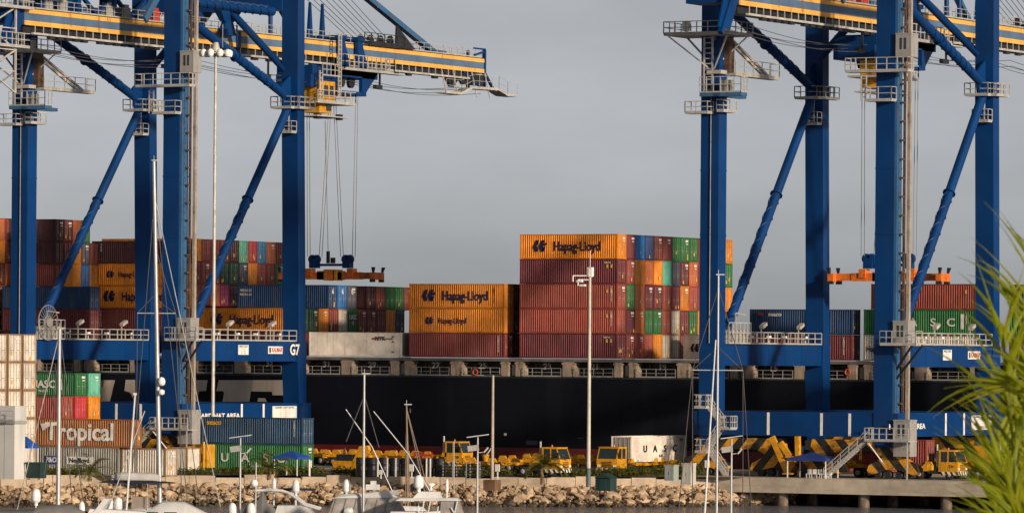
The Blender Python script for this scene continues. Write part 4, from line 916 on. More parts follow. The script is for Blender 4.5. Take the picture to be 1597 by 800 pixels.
# ---------------------------------------------------------------- tractors, trailers
BUMP = stripes('bumper_stripes', (.7, .68, .64), (.02, .02, .02), .62, (1, 1, .6))
def wheel(m, x, y, z, r=.52, w=.42):
    m.lathe((x, y, z), [(r*.55, -w/2-.01), (r*.93, -w/2), (r, -w*.3), (r, w*.3), (r*.93, w/2), (r*.55, w/2+.01)], 18, 'y')
def wheels(parent, spots, r=.52, w=.42):
    for x, y in spots:
        m = MB(); wheel(m, x, y, r, r, w); t = m.build('wheel', BLACK, parent)
        m = MB(); m.lathe((x, y, r), [(r*.2, -w/2-.06), (r*.52, -w/2-.03), (r*.52, w/2+.03), (r*.2, w/2+.06)], 14, 'y'); m.build('rim', LGRAY, t)
TRN = []
def tractor(loc, rz, label, stack=True):
    """terminal tractor, heading +x; origin under the fifth wheel"""
    T = empty('terminal_tractor', loc, label, 'tractor', 'yellow terminal tractors', rz)
    m = MB(); m.box(-1.4, 4.4, -.5, .5, .62, .95); m.box(-.8, .8, -.75, .75, .95, 1.22); m.box(3.7, 4.5, -1.2, 1.2, .5, .8); m.build('chassis', DARK, T)
    m = MB(); m.hexa([(2.3,-1.25,.8),(4.5,-1.25,.8),(4.5,1.25,.8),(2.3,1.25,.8)], [(2.3,-1.25,1.85),(4.55,-1.25,1.85),(4.55,1.25,1.85),(2.3,1.25,1.85)]); m.hexa([(2.3,-1.2,2.95),(4.1,-1.2,2.95),(4.1,1.2,2.95),(2.3,1.2,2.95)], [(2.3,-1.2,3.12),(4.15,-1.2,3.12),(4.15,1.2,3.12),(2.3,1.2,3.12)])
    for y in (-1.2, 1.1):
        m.hexa([(2.3,y,1.85),(2.5,y,1.85),(2.5,y+.1,1.85),(2.3,y+.1,1.85)], [(2.3,y,2.95),(2.5,y,2.95),(2.5,y+.1,2.95),(2.3,y+.1,2.95)]); m.hexa([(3.3,y,1.85),(3.42,y,1.85),(3.42,y+.1,1.85),(3.3,y+.1,1.85)], [(3.3,y,2.95),(3.42,y,2.95),(3.42,y+.1,2.95),(3.3,y+.1,2.95)])
        m.hexa([(4.4,y,1.85),(4.55,y,1.85),(4.55,y+.1,1.85),(4.4,y+.1,1.85)], [(4.0,y,2.95),(4.12,y,2.95),(4.12,y+.1,2.95),(4.0,y+.1,2.95)])
    cab = m.build('cab', YEL, T)
    for nm, P in (('windscreen', [(4.5,-1.1,1.87),(4.5,1.1,1.87),(4.07,1.1,2.94),(4.07,-1.1,2.94)]), ('side_window', [(2.5,-1.16,1.87),(3.3,-1.16,1.87),(3.3,-1.16,2.94),(2.5,-1.16,2.94)]), ('side_window', [(3.42,-1.16,1.87),(4.38,-1.16,1.87),(4.02,-1.16,2.94),(3.42,-1.16,2.94)]), ('side_window', [(2.5,1.16,1.87),(4.38,1.16,1.87),(4.02,1.16,2.94),(2.5,1.16,2.94)]), ('rear_window', [(2.35,-1.1,1.9),(2.35,1.1,1.9),(2.35,1.1,2.9),(2.35,-1.1,2.9)])):
        m = MB(); m.poly(P, (.02, .02 if 'side' in nm else 0, 0)); m.build(nm, GLASS, cab)
    m = MB(); m.box(4.5, 4.62, -1.25, 1.25, .45, .85); m.box(2.6, 4.5, -1.29, -1.25, .45, .8); m.build('bumper', BUMP, T)
    for y in (-.95, .95): m = MB(); m.box(4.54, 4.6, y-.18, y+.18, 1.0, 1.22); m.build('headlight', WHITE, T)
    m = MB(); m.box(1.0, 2.2, -1.15, -.6, .6, 1.25); m.box(.9, 2.2, .6, 1.1, .6, 1.3); m.build('fuel_tank', DARK, T)
    for y in (-1.42, 1.42): m = MB(); m.box(4.35, 4.43, y-.1, y+.1, 2.0, 2.5); m.bar((4.4, y*.86, 2.6), (4.4, y, 2.5), .04); m.build('mirror', DARK, T)
    m = MB(); m.lathe((2.9, 0, 3.12), [(.09,0),(.09,.2),(.04,.24)], 8); m.build('beacon', ORNG, T)
    m = MB()
    for k in range(4): m.box(4.56, 4.585, -.6, .6, .98+k*.16, 1.06+k*.16)
    m.build('grille', DARK, T)
    m = MB(); m.box(2.55, 3.25, -1.275, -1.255, .9, 1.8); m.box(2.6, 2.75, -1.3, -1.27, 1.5, 1.55); m.build('door', YEL, cab)
    text('T'+str(10+len(TRN)*7), .4, 'fleet_number', LBK, T, (3.8, -1.27, 1.35), FRONT, .01); TRN.append(1)
    if stack: m = MB(); m.tube((2.0, -.9, 1), (2.0, -.9, 3.7), .11, 8); m.build('exhaust_stack', RAILM, T)
    wheels(T, [(3.5,-1.0), (3.5,1.0), (0,-1.0), (0,1.0), (-.05,-.55), (-.05,.55)])
    return T
def trailer(loc, rz, label, L=12.4, col=None):
    T = empty('container_trailer', loc, label, 'trailer', 'yellow container chassis trailers', rz); cm = col or YEL
    m = MB()
    for y in (-.5, .5): m.box(-L+1, 1.2, y-.1, y+.1, 1.05, 1.45)
    for i in range(6): m.box(-L+1.2+i*L/5.6, -L+1.4+i*L/5.6, -1.2, 1.2, 1.15, 1.4)
    m.box(-L+.9, -L+1.1, -1.25, 1.25, .95, 1.5); m.build('frame', cm, T)
    for x in (1.0, -L/2+.4, -L/2+2, -L+1.4):
        for y in (-1.1, 1.1): m = MB(); m.hexa([(x-.55,y-.15,1.4),(x+.55,y-.15,1.4),(x+.55,y+.15,1.4),(x-.55,y+.15,1.4)], [(x-.3,y-.15,1.85),(x+.3,y-.15,1.85),(x+.3,y+.15,1.85),(x-.3,y+.15,1.85)]); m.build('container_guide', cm, T)
    for y in (-.8, .8): m = MB(); m.bar((-1.6, y, 1.1), (-1.6, y, .1), .16); m.box(-1.85, -1.35, y-.2, y+.2, .02, .1); m.build('landing_leg', DARK, T)
    m = MB(); m.box(-L+1.6, -L+4.4, -.8, .8, .6, 1.05); m.build('axle_beam', DARK, T)
    wheels(T, [(-L+x, y) for x in (2.2, 3.6) for y in (-1.0, 1.0, -.6, .6)])
    return T
def gp(px, py, z=0): p = onz(px, py, z); return (p.x, p.y, 0)
def gu(px, v): p = onv(px, 720, v); return p.x
# tractors and trailers on the roadway: distances by the height of their wheels in the photograph
VT = 6.0
tractor((gu(703, VT)-2.4, VT, 0), 0, 'yellow tractor with tall exhaust stack, mid-picture in front of the black hull')
trailer((gu(690, VT), VT, 0), 0, 'yellow trailer behind the mid-picture tractor')
for i, (px, v) in enumerate(((655, 12), (612, 9), (575, 14), (530, 10))):
    trailer((gu(px, v)+3, v, 0), 0, f'parked yellow trailer, {ORD[i]} to the left of the mid-picture tractor')
VB = -18
tractor((gu(853, VB)-2.3, VB, 0), 0, 'yellow tractor with striped bumper behind the small palm, mid-right')
trailer((gu(842, VB)-.8, VB, 0), 0, 'yellow trailer with bright rims hitched to the tractor behind the small palm', 9.5)
for i, (px, v) in enumerate(((930, -4), (965, 8))): trailer((gu(px, v), v, 0), 0, ('empty yellow trailer right of the small palm', 'empty yellow trailer glimpsed left of the cream container')[i])
# truck seen from ahead, cream container behind its cab (it stands across the quay)
pc = yc(982, 720, 566)
T = tractor((pc.x-1.22, pc.y+1.6, 0), R(-90), 'yellow tractor facing the camera under the cream container', False)
trailer((pc.x-1.22, pc.y+1.6, 0), R(-90), 'yellow trailer carrying the cream lettered container', 13.2)
E = cont(pc.x-2.44, pc.y+.4, 1.47, 'cream', 'cream container with spaced black letters on a trailer by the grey cabinets', L=2.44, Wd=13.2, H=2.75, group=G_Y, kind='reefer', end='wall', mark=False)
for o in list(E.children): bpy.data.objects.remove(o)
ms = cmeshes(13.2, 2.44, 2.75, 'reefer'); H_ = PAL['cream']
for nm, k in (('frame', 'frame'), ('smooth_shell', 'shell')): put(nm, ms[k], E, (0, 13.2, 0), H_, R(-90))
for y in (.16, .16+1.075):
    d = put('door', ms['door'], E, (y, 13.2, 0), (.3, .28, .25), R(-90)); put('lock_rods', ms['rods'], d)  # doors darker than the cream shell: shade on this end put into their colour
for i, ch in enumerate('UASC'): text(ch, 1.0, 'lettering', LBK, E, (2.47, 3.2+i*2.35, 1.35), SIDE, .045, 1.3)
text('A-23', .4, 'lettering', LBK, E, (2.47, 6.9, .6), SIDE, .01); text('22G1', .35, 'lettering', LBK, E, (2.47, 11.8, 2.3), SIDE, .01)
# truck with a rust-red container on the right
VD = 4.5
pd = gu(1467, VD)
tractor((pd-2.0, VD, 0), 0, 'yellow tractor at the right between the lift and the palm fronds')
trailer((pd-1.9, VD, 0), 0, 'yellow trailer under the rust-red container at the right', 9.5)
a = gu(1392, VD-1.1); cont(a-3.6, VD-1.1, 1.45, 'brown', 'rust-red container riding the trailer at the right, behind the lift stair', L=pd-1.2-a+3.6, H=2.7, Wd=2.2, group=G_Y)
trailer((pd+12.5, 7, 0), 0, 'yellow trailer half hidden by the palm fronds')
tractor((pd+4.2, 7, 0), 0, 'yellow tractor half hidden by the palm fronds')
# ---------------------------------------------------------------- lamp posts
def hill(px, Y): return atY(px, 700, Y)
p = hill(331.5, 592); LP = empty('high_mast_light', (p.x, p.y, 0), 'tall pale light mast with a ring of round lamps before the left crane', 'light mast')
m = MB(); m.tube((0,0,0), (0,0,46.6), .21, 14, .15); m.build('mast', GALV, LP)
m = MB(); m.lathe((0,0,46.3), [(1.5,0),(1.5,.12),(1.2,.14)], 18); m.tube((0,0,46.4),(0,0,47.6), .6, 10, .3); m.build('head_ring', RAILM, LP)
for k in range(9):
    t = k*2*math.pi/9; m = MB(); m.lathe((1.55*math.cos(t), 1.55*math.sin(t), 46.0), [(.14,.8),(.36,.6),(.38,.25),(.28,0)], 12); m.build('lamp', WHITE, LP)
m = MB(); m.tube((0.9,0,47),(.9,0,49.6), .03, 5); m.build('lightning_rod', RAILM, LP)
p = hill(918, 528); LP = empty('camera_mast', (p.x, p.y, -.3), 'thick pale mast with bracket arms on the shore, mid-right', 'mast')
m = MB(); m.tube((0,0,2.6), (0,0,21.2), .2, 12, .14); m.tube((0,0,0), (0,0,2.6), .22, 12, .22); m.build('mast', paint('mast_cream', (.5,.45,.38), .5, 0, .15, .1, .8), LP)
m = MB(); m.tube((0,0,0), (0,0,1.9), .235, 12, .23); m.build('painted_base', paint('mast_base_grey', (.1,.14,.15), .6), LP)
m = MB(); m.tube((0,0,21.0), (0,0,21.8), .3, 10, .3); m.cb((.05,0,21.5), (.5,.5,.9)); m.tube((0,0,21.8), (0,0,23.6), .035, 5); m.build('mast_head', WHITE, LP)
for z, l in ((20.9, 1.7), (20.5, 1.2)): m = MB(); m.path([(0,0,z+.2), (-l*ct, -l*st, z+.2), (-l*ct, -l*st, z-.4)], .06, 6); m.cb((-l*.6*ct, -l*.6*st, z-.35), (.6,.3,.2)); m.build('bracket_arm', WHITE, LP)
p = hill(768, 524); LP = empty('street_lamp', (p.x, p.y, -.6), 'slim beige lamp post with double head on a brown footing', 'street lamp')
m = MB(); m.tube((0,0,1.0), (0,0,11.4), .17, 10, .12); m.build('post', paint('post_beige', (.4,.33,.26), .6, 0, .2), LP)
m = MB(); m.box(-.65,.65,-.65,.65,0,1.05); m.build('footing', paint('footing_brown', (.17,.09,.05), .9, 0, .3), LP)
for s in (-1, 1): m = MB(); m.cb((s*.45*ct, s*.45*st, 11.45), (.75,.35,.16)); m.build('lamp_head', DARK, LP)
def solar(px, py_top, Y, label):
    p = atY(px, 700, Y); zt = atY(px, py_top, Y).z; S = empty('solar_lamp', (p.x, p.y, WZ+.6), label, 'solar lamp', 'solar lamps along the marina'); h = zt-WZ-.6
    m = MB(); m.tube((0,0,0), (0,0,h), .12, 10, .07); m.build('post', paint('solar_post_grey', (.42,.43,.44), .45, .2, .1), S)
    m = MB(); rot = Matrix.Rotation(TH, 3, 'Z') @ Matrix.Rotation(R(-8), 3, 'Y'); m.cb((0,0,h+.1), (2.0, 1.1, .07), rot); m.build('solar_panel', paint('solar_panel_pale', (.5,.52,.54), .3), S)
    m = MB(); m.cb((-.4*ct,-.4*st,h-1.0), (1.0,.4,.5), rot); m.build('battery_box', LGRAY, S)
    m = MB(); m.bar((0,0,h-1.4), (.6*ct,.6*st,h-1.35), .06); m.cb((.75*ct,.75*st,h-1.15), (.6,.25,.14), Matrix.Rotation(TH,3,'Z') @ Matrix.Rotation(R(-50),3,'Y')); m.build('lamp_head', RAILM, S)
    return S
solar(375, 682, 470, 'solar lamp post in front of the green container with white letters')
solar(745, 681, 470, 'solar lamp post left of the slim beige lamp post')
solar(1141, 683, 470, 'solar lamp post beside the mast at the right crane stairs')
# ---------------------------------------------------------------- tents
def tent(loc, w, d, h, label, blue):
    T = empty('canopy_tent', loc, label, 'tent'); a, b = w/2, d/2
    m = MB(); P = [(-a,-b,h),(a,-b,h),(a,b,h),(-a,b,h)]; m.add(P+[(-.1,0,h+h*.3),(.1,0,h+h*.3)], [(0,1,5,4),(1,2,5),(2,3,4,5),(3,0,4)])
    m.add(P+[(x*1.01,y*1.01,z-.28) for x, y, z in P], [(0,4,5,1),(1,5,6,2),(2,6,7,3),(3,7,4,0)]); m.build('canopy', blue, T)
    for x in (-a+.06, a-.06):
        for y in (-b+.06, b-.06): m = MB(); m.bar((x,y,0),(x,y,h), .09); m.build('leg', WHITE, T)
    return T
BCAN = paint('canopy_blue', (.01, .07, .32), .6, 0, .1); NCAN = paint('canopy_navy', (.015, .04, .2), .6, 0, .1)
tent(gp(455, 741)[:2]+(0,), 2.9, 2.6, 2.0, 'bright blue canopy tent on white legs beside the green container', BCAN)
p = onv(1270, 735, -1.5); tent((p.x, -1.9, 0), 4.6, 3.2, 2.1, 'dark blue canopy tent on the quay under the right crane', NCAN)
p = atY(31, 740, 545); tent((p.x, p.y+1, 0), 1.9, 2.0, 3.1, 'blue canopy tent peeping out beside the white building', BCAN)
# ---------------------------------------------------------------- cabinets, bins, barriers, signs
def cabinet(px0, px1, Y, z0, h, label, mat, roof=None):
    a, b = atY(px0, 740, Y), atY(px1, 740, Y); w = (b.x-a.x)/ct*.72
    c = empty('utility_cabinet', (a.x, a.y, z0), label, 'cabinet')
    m = MB(); m.box(0, w, 0, 1.1, 0, h); m.build('body', mat, c)
    m = MB(); m.box(-.05, w+.05, -.05, 1.15, h, h+.1); m.build('lid', mat, c)
    for k in (0, 1): m = MB(); m.box(w*(.06+.46*k), w*(.48+.46*k), -.03, 0, .15, h-.15); m.build('door', mat, c)
    m = MB(); m.box(w*.45, w*.47, -.05, -.03, h*.4, h*.6); m.build('handle', DARK, c)
    return c
cabinet(1036, 1059, 548, -.05, 1.55, 'grey utility cabinet in the shrubs, left of a taller one', paint('cabinet_green_grey', (.3,.33,.31), .5, 0, .1))
cabinet(1063, 1086, 542, -.3, 2.1, 'tall pale grey utility cabinet at the end of the shrubs', paint('cabinet_pale', (.5,.47,.43), .5, 0, .1))
p = yc(945, 760, 530); K = empty('kiosk', (p.x, p.y, -.7), 'small dark green kiosk with pitched roof at the foot of the pale mast', 'kiosk'); GK = paint('kiosk_green', (.015,.045,.04), .6, 0, .2)
m = MB(); m.box(-.85,.85,-.7,.7,0,1.3); m.build('body', GK, K); m = MB(); m.poly([(-.95,-.85,1.3),(.95,-.85,1.3),(0,-.85,1.75)], (0,1.7,0)); m.build('roof', GK, K); m = MB(); m.box(-.4,.4,-.74,-.7,.1,1.15); m.build('door', GK, K)
p = yc(52, 745, 532); K = empty('waste_bin', (p.x-.9, p.y, -.1), 'dark green waste container with open lid by the white building', 'bin'); m = MB(); m.hexa([(.1,0,.15),(1.7,0,.15),(1.7,1.1,.15),(.1,1.1,.15)], [(0,-.1,1.6),(1.8,-.1,1.6),(1.8,1.2,1.6),(0,1.2,1.6)]); m.build('body', GK, K); m = MB(); m.box(-.05,1.85,-.15,1.25,1.6,1.75); m.build('lid', GK, K); wheels(K, [(.3,.05),(1.5,.05)], .12, .1)
# row of upright black barrels with pale posts
G_B = 'black barrels along the shore road'
bar_me = MB(); bar_me.lathe((0,0,0), [(.52,0),(.56,.1),(.56,.6),(.6,.65),(.56,.7),(.56,1.3),(.6,1.35),(.56,1.4),(.55,1.9),(.5,1.95)], 16); bar_me = bar_me.mesh('barrel', [paint('barrel_black', (.018,.02,.025), .45, 0, .3)])
b0, b1 = atY(563, 745, 556), atY(686, 745, 554)
for i in range(8):
    q = b0.lerp(b1, i/7); tag(put('barrel', bar_me, None, (q.x, q.y, 0)), f'upright black barrel, {ORD[i]} of eight from the left on the shore road', 'barrel', G_B)
for i, px in enumerate((589, 604, 617, 665, 671)):
    q = atY(px, 745, 553); m = MB(); m.bar((0,0,0),(0,0,1.9), .11); m.cb((0,0,1.93), (.14,.14,.06)); tag(m.build('marker_post', WHITE, None, (q.x, q.y, 0)), f'thin white marker post, {ORD[i]} from the left among the black barrels', 'post', 'marker posts')
for i, (px, py, Y) in enumerate(((642, 726, 552), (776, 726, 545), (594, 733, 548), (1103, 720, 540), (483, 720, 556))):
    q = atY(px, 745, Y); z = atY(px, py, Y).z; S = empty('sign_post', (q.x, q.y, -.1), ('white sign box on a post right of the barrels', 'white sign box right of the slim beige lamp post', 'small pinkish sign by the barrels', 'white sign box left of the right crane stair', 'white sign box at the corner of the green container')[i], 'sign')
    m = MB(); m.bar((0,0,0),(0,0,z), .1); m.build('post', WHITE, S); m = MB(); m.cb((0,-.06,z-.1), (.5 if i != 2 else .35,.1,.75 if i != 2 else .5)); m.build('board', WHITE, S)
# racks of dark pallets
p = atY(690, 745, 552)
for i in range(3):
    K = empty('pallet_rack', (p.x+i*1.35, p.y+i*.5, 0), f'dark stacked pallet rack, {ORD[i]} from the left, right of the barrels', 'rack', 'dark pallet racks')
    for k in range(5): m = MB(); m.box(0,1.2,0,.9,.1+k*.32,.2+k*.32); m.build('shelf', DARK, K)
    for x in (.03, 1.17): m = MB(); m.bar((x,.05,0),(x,.05,1.7), .08); m.build('upright', LGRAY, K)
p = gp(757, 737); HY = empty('hydrant_post', p, 'yellow funnel-topped hydrant post near the beige lamp post', 'hydrant'); m = MB(); m.lathe((0,0,0), [(.25,0),(.22,.6),(.3,.7),(.24,1.2),(.42,1.9),(.46,2.0)], 12); m.build('body', YEL, HY); m = MB(); m.bar((.1,0,1.9),(.7,.2,2.8), .14); m.build('nozzle', RAILM, HY)
# yellow skip, red crates, bumper posts
p = gp(518, 735); SK = empty('yellow_skip', p, 'yellow open skip with a dark engine block left of the barrels', 'skip'); m = MB(); m.hexa([(.2,0,.1),(3.2,0,.1),(3.2,1.4,.1),(.2,1.4,.1)], [(0,-.1,1.2),(3.4,-.1,1.2),(3.4,1.5,1.2),(0,1.5,1.2)]); m.build('tub', YEL, SK); m = MB(); m.box(.4,2.4,.2,1.2,1.2,1.9); m.tube((1.2,.6,1.9),(1.2,.6,2.6),.12,8); m.build('engine_block', DARK, SK); m = MB(); m.poly([(2.4,.3,1.2),(3.2,.3,2.8),(4.2,.3,2.9),(4.4,.3,2.4),(3.4,.3,1.2)], (0,.6,0)); m.build('yellow_arm', YEL, SK)
for i, px in enumerate((645, 660)):
    p = onv(px, 720, 4.5); K = empty('red_crate', (p.x, 4.5, 0), f'red steel crate, {("left", "right")[i]} of two by the mid-picture tractor', 'crate'); 
    for k in range(3): m = MB(); m.box(0,1.1,0,.08,.3+k*.55,.55+k*.55); m.build('slat', REDM, K)
    for x in (.05, 1.05): m = MB(); m.bar((x,.1,0),(x,.1,1.9), .1); m.build('corner_post', REDM, K)
for i, (x0, y0, x1, y1) in enumerate(((1204, 681, 1229, 738), (1244, 680, 1245, 715), (1217, 690, 1233, 712))):
    a, b = onv(x0, y0, -1), onv(x1, y1, -1); K = MB(); K.bar(a, (b.x, -1.0, max(.05, b.z)), .45, .6); K.cb((b.x, -1, max(.1, b.z)), (.9,.9,.16)); tag(K.build('stop_beam', YEL), ('long leaning yellow beam by the right crane bogies', 'upright yellow post right of the leaning beams', 'short leaning yellow beam behind the long one')[i], 'beam')
p = onv(1240, 730, 1); K = empty('control_box', (p.x, 3.0, 0), 'blue control cabinet with grey top on the quay behind the tent', 'cabinet'); m = MB(); m.box(0,2.2,0,1.4,0,2.9); m.build('body', CBLUE, K); m = MB(); m.box(.5,1.2,-.05,0,1,2.2); m.build('door', DARK, K); m = MB(); m.tube((.4,.5,2.9),(.4,.5,3.9),.4,12); m.build('lamp_drum', RAILM, K)
for i in range(5):
    p = onv(1258+i*8, 738, -2.6); K = empty('quay_chair', (p.x, -2.8, 0), f'white quay chair under the dark blue tent, {ORD[i]} from the left', 'chair', 'white chairs under the quay tent')
    m = MB(); m.box(0,.45,0,.45,.42,.47); m.build('seat', WHITE, K); m = MB(); m.box(0,.45,.42,.46,.47,.95); m.build('backrest', WHITE, K)
    for x in (.04,.41):
        for y in (.04,.41): m = MB(); m.bar((x,y,0),(x,y,.42), .05); m.build('leg', WHITE, K)
# ---------------------------------------------------------------- plants
def leafmat(name, col, trans=.35, rough=.5):
    m, nt, b = base(name, rough, 0, .35)
    oi = nt.nodes.new('ShaderNodeObjectInfo')
    c = mixc(nt, ramp(nt, noise(nt, 3, 3), .3, .7), [x*.6 for x in col], [min(1, x*1.35) for x in col])
    c = mixc(nt, oi.outputs['Random'], c, [col[0]*1.3, col[1]*1.05, col[2]*.8])
    t = nt.nodes.new('ShaderNodeBsdfTranslucent'); ms = nt.nodes.new('ShaderNodeMixShader'); ms.inputs[0].default_value = trans
    nt.links.new(c, b.inputs['Base Color']); nt.links.new(c, t.inputs['Color']); nt.links.new(b.outputs[0], ms.inputs[1]); nt.links.new(t.outputs[0], ms.inputs[2])
    nt.links.new(ms.outputs[0], nt.nodes['Material Output'].inputs['Surface']); return m
LEAF = leafmat('shrub_leaf', (.1, .13, .03)); PALML = leafmat('palm_leaf', (.14, .15, .03)); FRONDL = leafmat('near_palm_leaf', (.24, .3, .008), .5, .45)
BARK = paint('palm_bark', (.2, .13, .07), .9, 0, .4, 0, 3)
def blade(m, p, d, up, L, w, droop, n=5, fold=.25):
    """a narrow leaf as a tapering, drooping strip with a central fold"""
    p, d, up = Vector(p), Vector(d).normalized(), Vector(up)
    vs = []; c = p.copy(); dr = d.copy()
    for i in range(n+1):
        t = i/n; ww = w*(.35+.65*math.sin(math.pi*min(1, t*1.1+.12)))*(1-t*t*.75) if i < n else 0.001
        s = dr.cross(up); s = s.normalized() if s.length > 1e-4 else Vector((1,0,0)); nn = s.cross(dr).normalized()
        vs += [c-s*ww/2+nn*ww*fold, c.copy(), c+s*ww/2+nn*ww*fold]
        dr = (dr+Vector((0,0,-droop/n))).normalized(); c = c+dr*(L/n)
    m.add(vs, [q for i in range(n) for q in ((i*3,i*3+1,i*3+4,i*3+3), (i*3+1,i*3+2,i*3+5,i*3+4))], True)
def small_palm(loc, h, r, label, seed, nf=16):
    P = empty('young_palm', loc, label, 'palm', 'young palms along the shore wall'); rr = random.Random(seed)
    m = MB(); pts = [(rr.uniform(-.05,.05)*i, rr.uniform(-.05,.05)*i, h*i/5) for i in range(6)]
    for i, (a, b) in enumerate(zip(pts, pts[1:])): m.tube(a, b, .24-.02*i, 8, .22-.02*i)
    m.build('trunk', BARK, P)
    for k in range(nf):
        a = k*2.4+rr.uniform(-.3,.3); el = rr.uniform(.15, 1.25); m = MB(); L = r*rr.uniform(.8,1.15)
        d = Vector((math.cos(a)*math.cos(el), math.sin(a)*math.cos(el), math.sin(el))); c = Vector(pts[-1]); n = 9; seg = []
        for i in range(n):
            c2 = c+d*(L/n); m.bar(c, c2, .035); seg.append((c2, d.copy())); c = c2; d = (d+Vector((0,0,-.19))).normalized()
        for i, (q, dd) in enumerate(seg):
            sd = dd.cross(Vector((0,0,1))).normalized()
            for s in (-1, 1):
                for j in (0, .5): blade(m, q-dd*(L/n)*j, sd*s+dd*.75+Vector((0,0,.15)), (0,0,1), L*.34*(1-.5*i/n), .1, .7, 3)
        m.build('frond', PALML, P)
    return P
p = onz(140, 748, 0); small_palm((p.x, p.y, -.1), .9, 2.5, 'young palm before the grey lettered container', 1)
p = onz(420, 746, 0); small_palm((p.x, p.y, -.1), 1.1, 2.7, 'young palm left of the bright blue tent', 2)
p = onz(846, 752, 0); small_palm((p.x, p.y, -.2), 1.8, 2.4, 'young palm in front of the tractor with striped bumper', 3, 20)
# low shrubs along the wall: nobody could count them
m = MB(); rr = random.Random(8); s = 0
def gap(px): return 150 < px < 185 or 318 < px < 330 or 508 < px < 520 or 1030 < px < 1034 or px > 1100 or px < 60 or 205 < px < 285
def topx(s):
    q = alongw(min(s, Lw-.1)); d = q-CAM; x = d.x*ct+d.y*st; y = -d.x*st+d.y*ct; return CX+FPX*x/y
while s < Lw:
    px = topx(s)
    if -20 < px < 1110 and not gap(px):
        q = alongw(min(s, Lw-.1)); k = rr.uniform(.9, 2.6); c = Vector((q.x-st*k, q.y+ct*k, .0)); hgt = rr.uniform(.4, 1.05) if px < 980 else rr.uniform(.8, 1.6); wd = rr.uniform(.5, 1.1)
        for _ in range(int(70*wd)):
            t, ph, u = rr.random(), rr.uniform(0, 6.28), rr.random()
            o = Vector((math.cos(ph)*wd*math.sqrt(u), math.sin(ph)*wd*math.sqrt(u), hgt*(.1+.9*t)*(1.1-.5*u)))
            blade(m, c+o, (rr.uniform(-1,1), rr.uniform(-1,1), rr.uniform(-.1,1)), (rr.uniform(-.4,.4), rr.uniform(-.4,.4), 1), rr.uniform(.25,.5), rr.uniform(.13,.24), .5, 2)
    s += .36
tag(m.build('shore_shrubs', LEAF), 'low green shrubs and ground cover growing behind the shore wall', 'shrubs', kind='stuff')
# ---------------------------------------------------------------- boats in the marina
GEL = paint('boat_gelcoat', (.55, .55, .55), .3, 0, .06, 0, .5, spec=.5); COVER = paint('boat_cover_grey', (.17, .165, .165), .8, 0, .2, 0, .6, .3); NAVYC = paint('boat_cover_navy', (.012, .018, .05), .8, 0, .2)
CLEAR = paint('clear_plastic_screen', (.3, .27, .25), .25, 0, .3, 0, 1.2, spec=.6); ALU = paint('mast_aluminium', (.42, .42, .43), .4, .4, .12, 0, .8); TINT = paint('boat_window', (.03, .04, .05), .1, 0, .1, spec=.8); DOME = paint('radome_white', (.7, .71, .72), .35, 0, .05)
TEAK = paint('boat_rope', (.22, .16, .12), .7, 0, .2)
def boat(px, Y, label, rz=0, cat='boat'):
    p = atY(px, 760, Y); b = empty('motor_yacht' if cat == 'boat' else 'sailing_yacht', (p.x, p.y, WZ), label, cat, None, TH+rz); b['group'] = 'boats in the marina'; return b
def hullmesh(b, L, Wd, H, bow=1, sheer=.4):
    m = MB(); n = 14; rings = []
    for i in range(n+1):
        t = i/n; x = -L/2+L*t; k = (1-max(0, (t-.45)/.55)**2.2); w = max(.02, Wd/2*k*(.9+.1*min(1, t*6))); h = H+sheer*max(0, t-.3)**2*1.6
        rings.append([(x*bow, -w*.55, -.6), (x*bow, -w*.92, .2), (x*bow, -w, h), (x*bow, -w*.86, h+.05), (x*bow, w*.86, h+.05), (x*bow, w, h), (x*bow, w*.92, .2), (x*bow, w*.55, -.6)])
    vs = [p for r in rings for p in r]; fs = [(i*8+j, i*8+(j+1)%8, (i+1)*8+(j+1)%8, (i+1)*8+j) for i in range(n) for j in range(8)]
    m.add(vs, fs, True); m.add(rings[0], [tuple(range(8))]); m.add(rings[-1], [tuple(range(8))[::-1]]); return m.build('hull', GEL, b)
def dome(b, x, y, z, r=.35, name='radome'):
    m = MB(); m.lathe((x,y,z), [(r*.45,-.35),(r*.4,-.1),(r*.85,-.02),(r,.12),(r*1.0,.5),(r*.88,.8),(r*.6,.98),(r*.2,1.06)], 16); m.tube((x,y,z-.3),(x,y,min(z-.3,1.4)),.07,6); return m.build(name, DOME, b)
def loft(m, sec, smooth=True):
    n = len(sec[0]); m.add([p for r in sec for p in r], [(i*n+j, i*n+j+1, (i+1)*n+j+1, (i+1)*n+j) for i in range(len(sec)-1) for j in range(n-1)], smooth); return m
def mast(parent, base_, h, r, lean=(0, 0), spread=(), stays=(), mat=None, name='mast'):
    """mast with spreaders and stays in the parent's frame"""
    b0 = Vector(base_); t = b0+Vector((lean[0], lean[1], h)); m = MB(); m.tube(b0, t, r, 12, r*.7); m.build(name, mat or ALU, parent)
    m = MB(); m.cb(t+Vector((.15,0,.1)), (.7,.12,.1)); m.tube(t, t+Vector((0,0,.5)), .03, 5); m.build('masthead', RAILM, parent)
    for f, w in spread:
        c = b0.lerp(t, f); m = MB(); m.bar(c+Vector((-w,0,0)), c+Vector((w,0,0)), .1, .07); m.build('spreader', ALU, parent)
    for f, dx, dz in stays:
        c = b0.lerp(t, f); e = b0+Vector((dx, 0, dz)); m = MB()
        sp = [(ff, ww) for ff, ww in spread if ff < f]
        if sp and abs(dx) < 3.5:
            g = b0.lerp(t, sp[-1][0])+Vector((math.copysign(sp[-1][1], dx),0,0)); m.tube(c, g, .035, 4); m.tube(g, e, .035, 4)
        else: m.tube(c, e, .04, 4)
        m.build('stay', ROPE if abs(dx) < 3.5 else RAILM, parent)
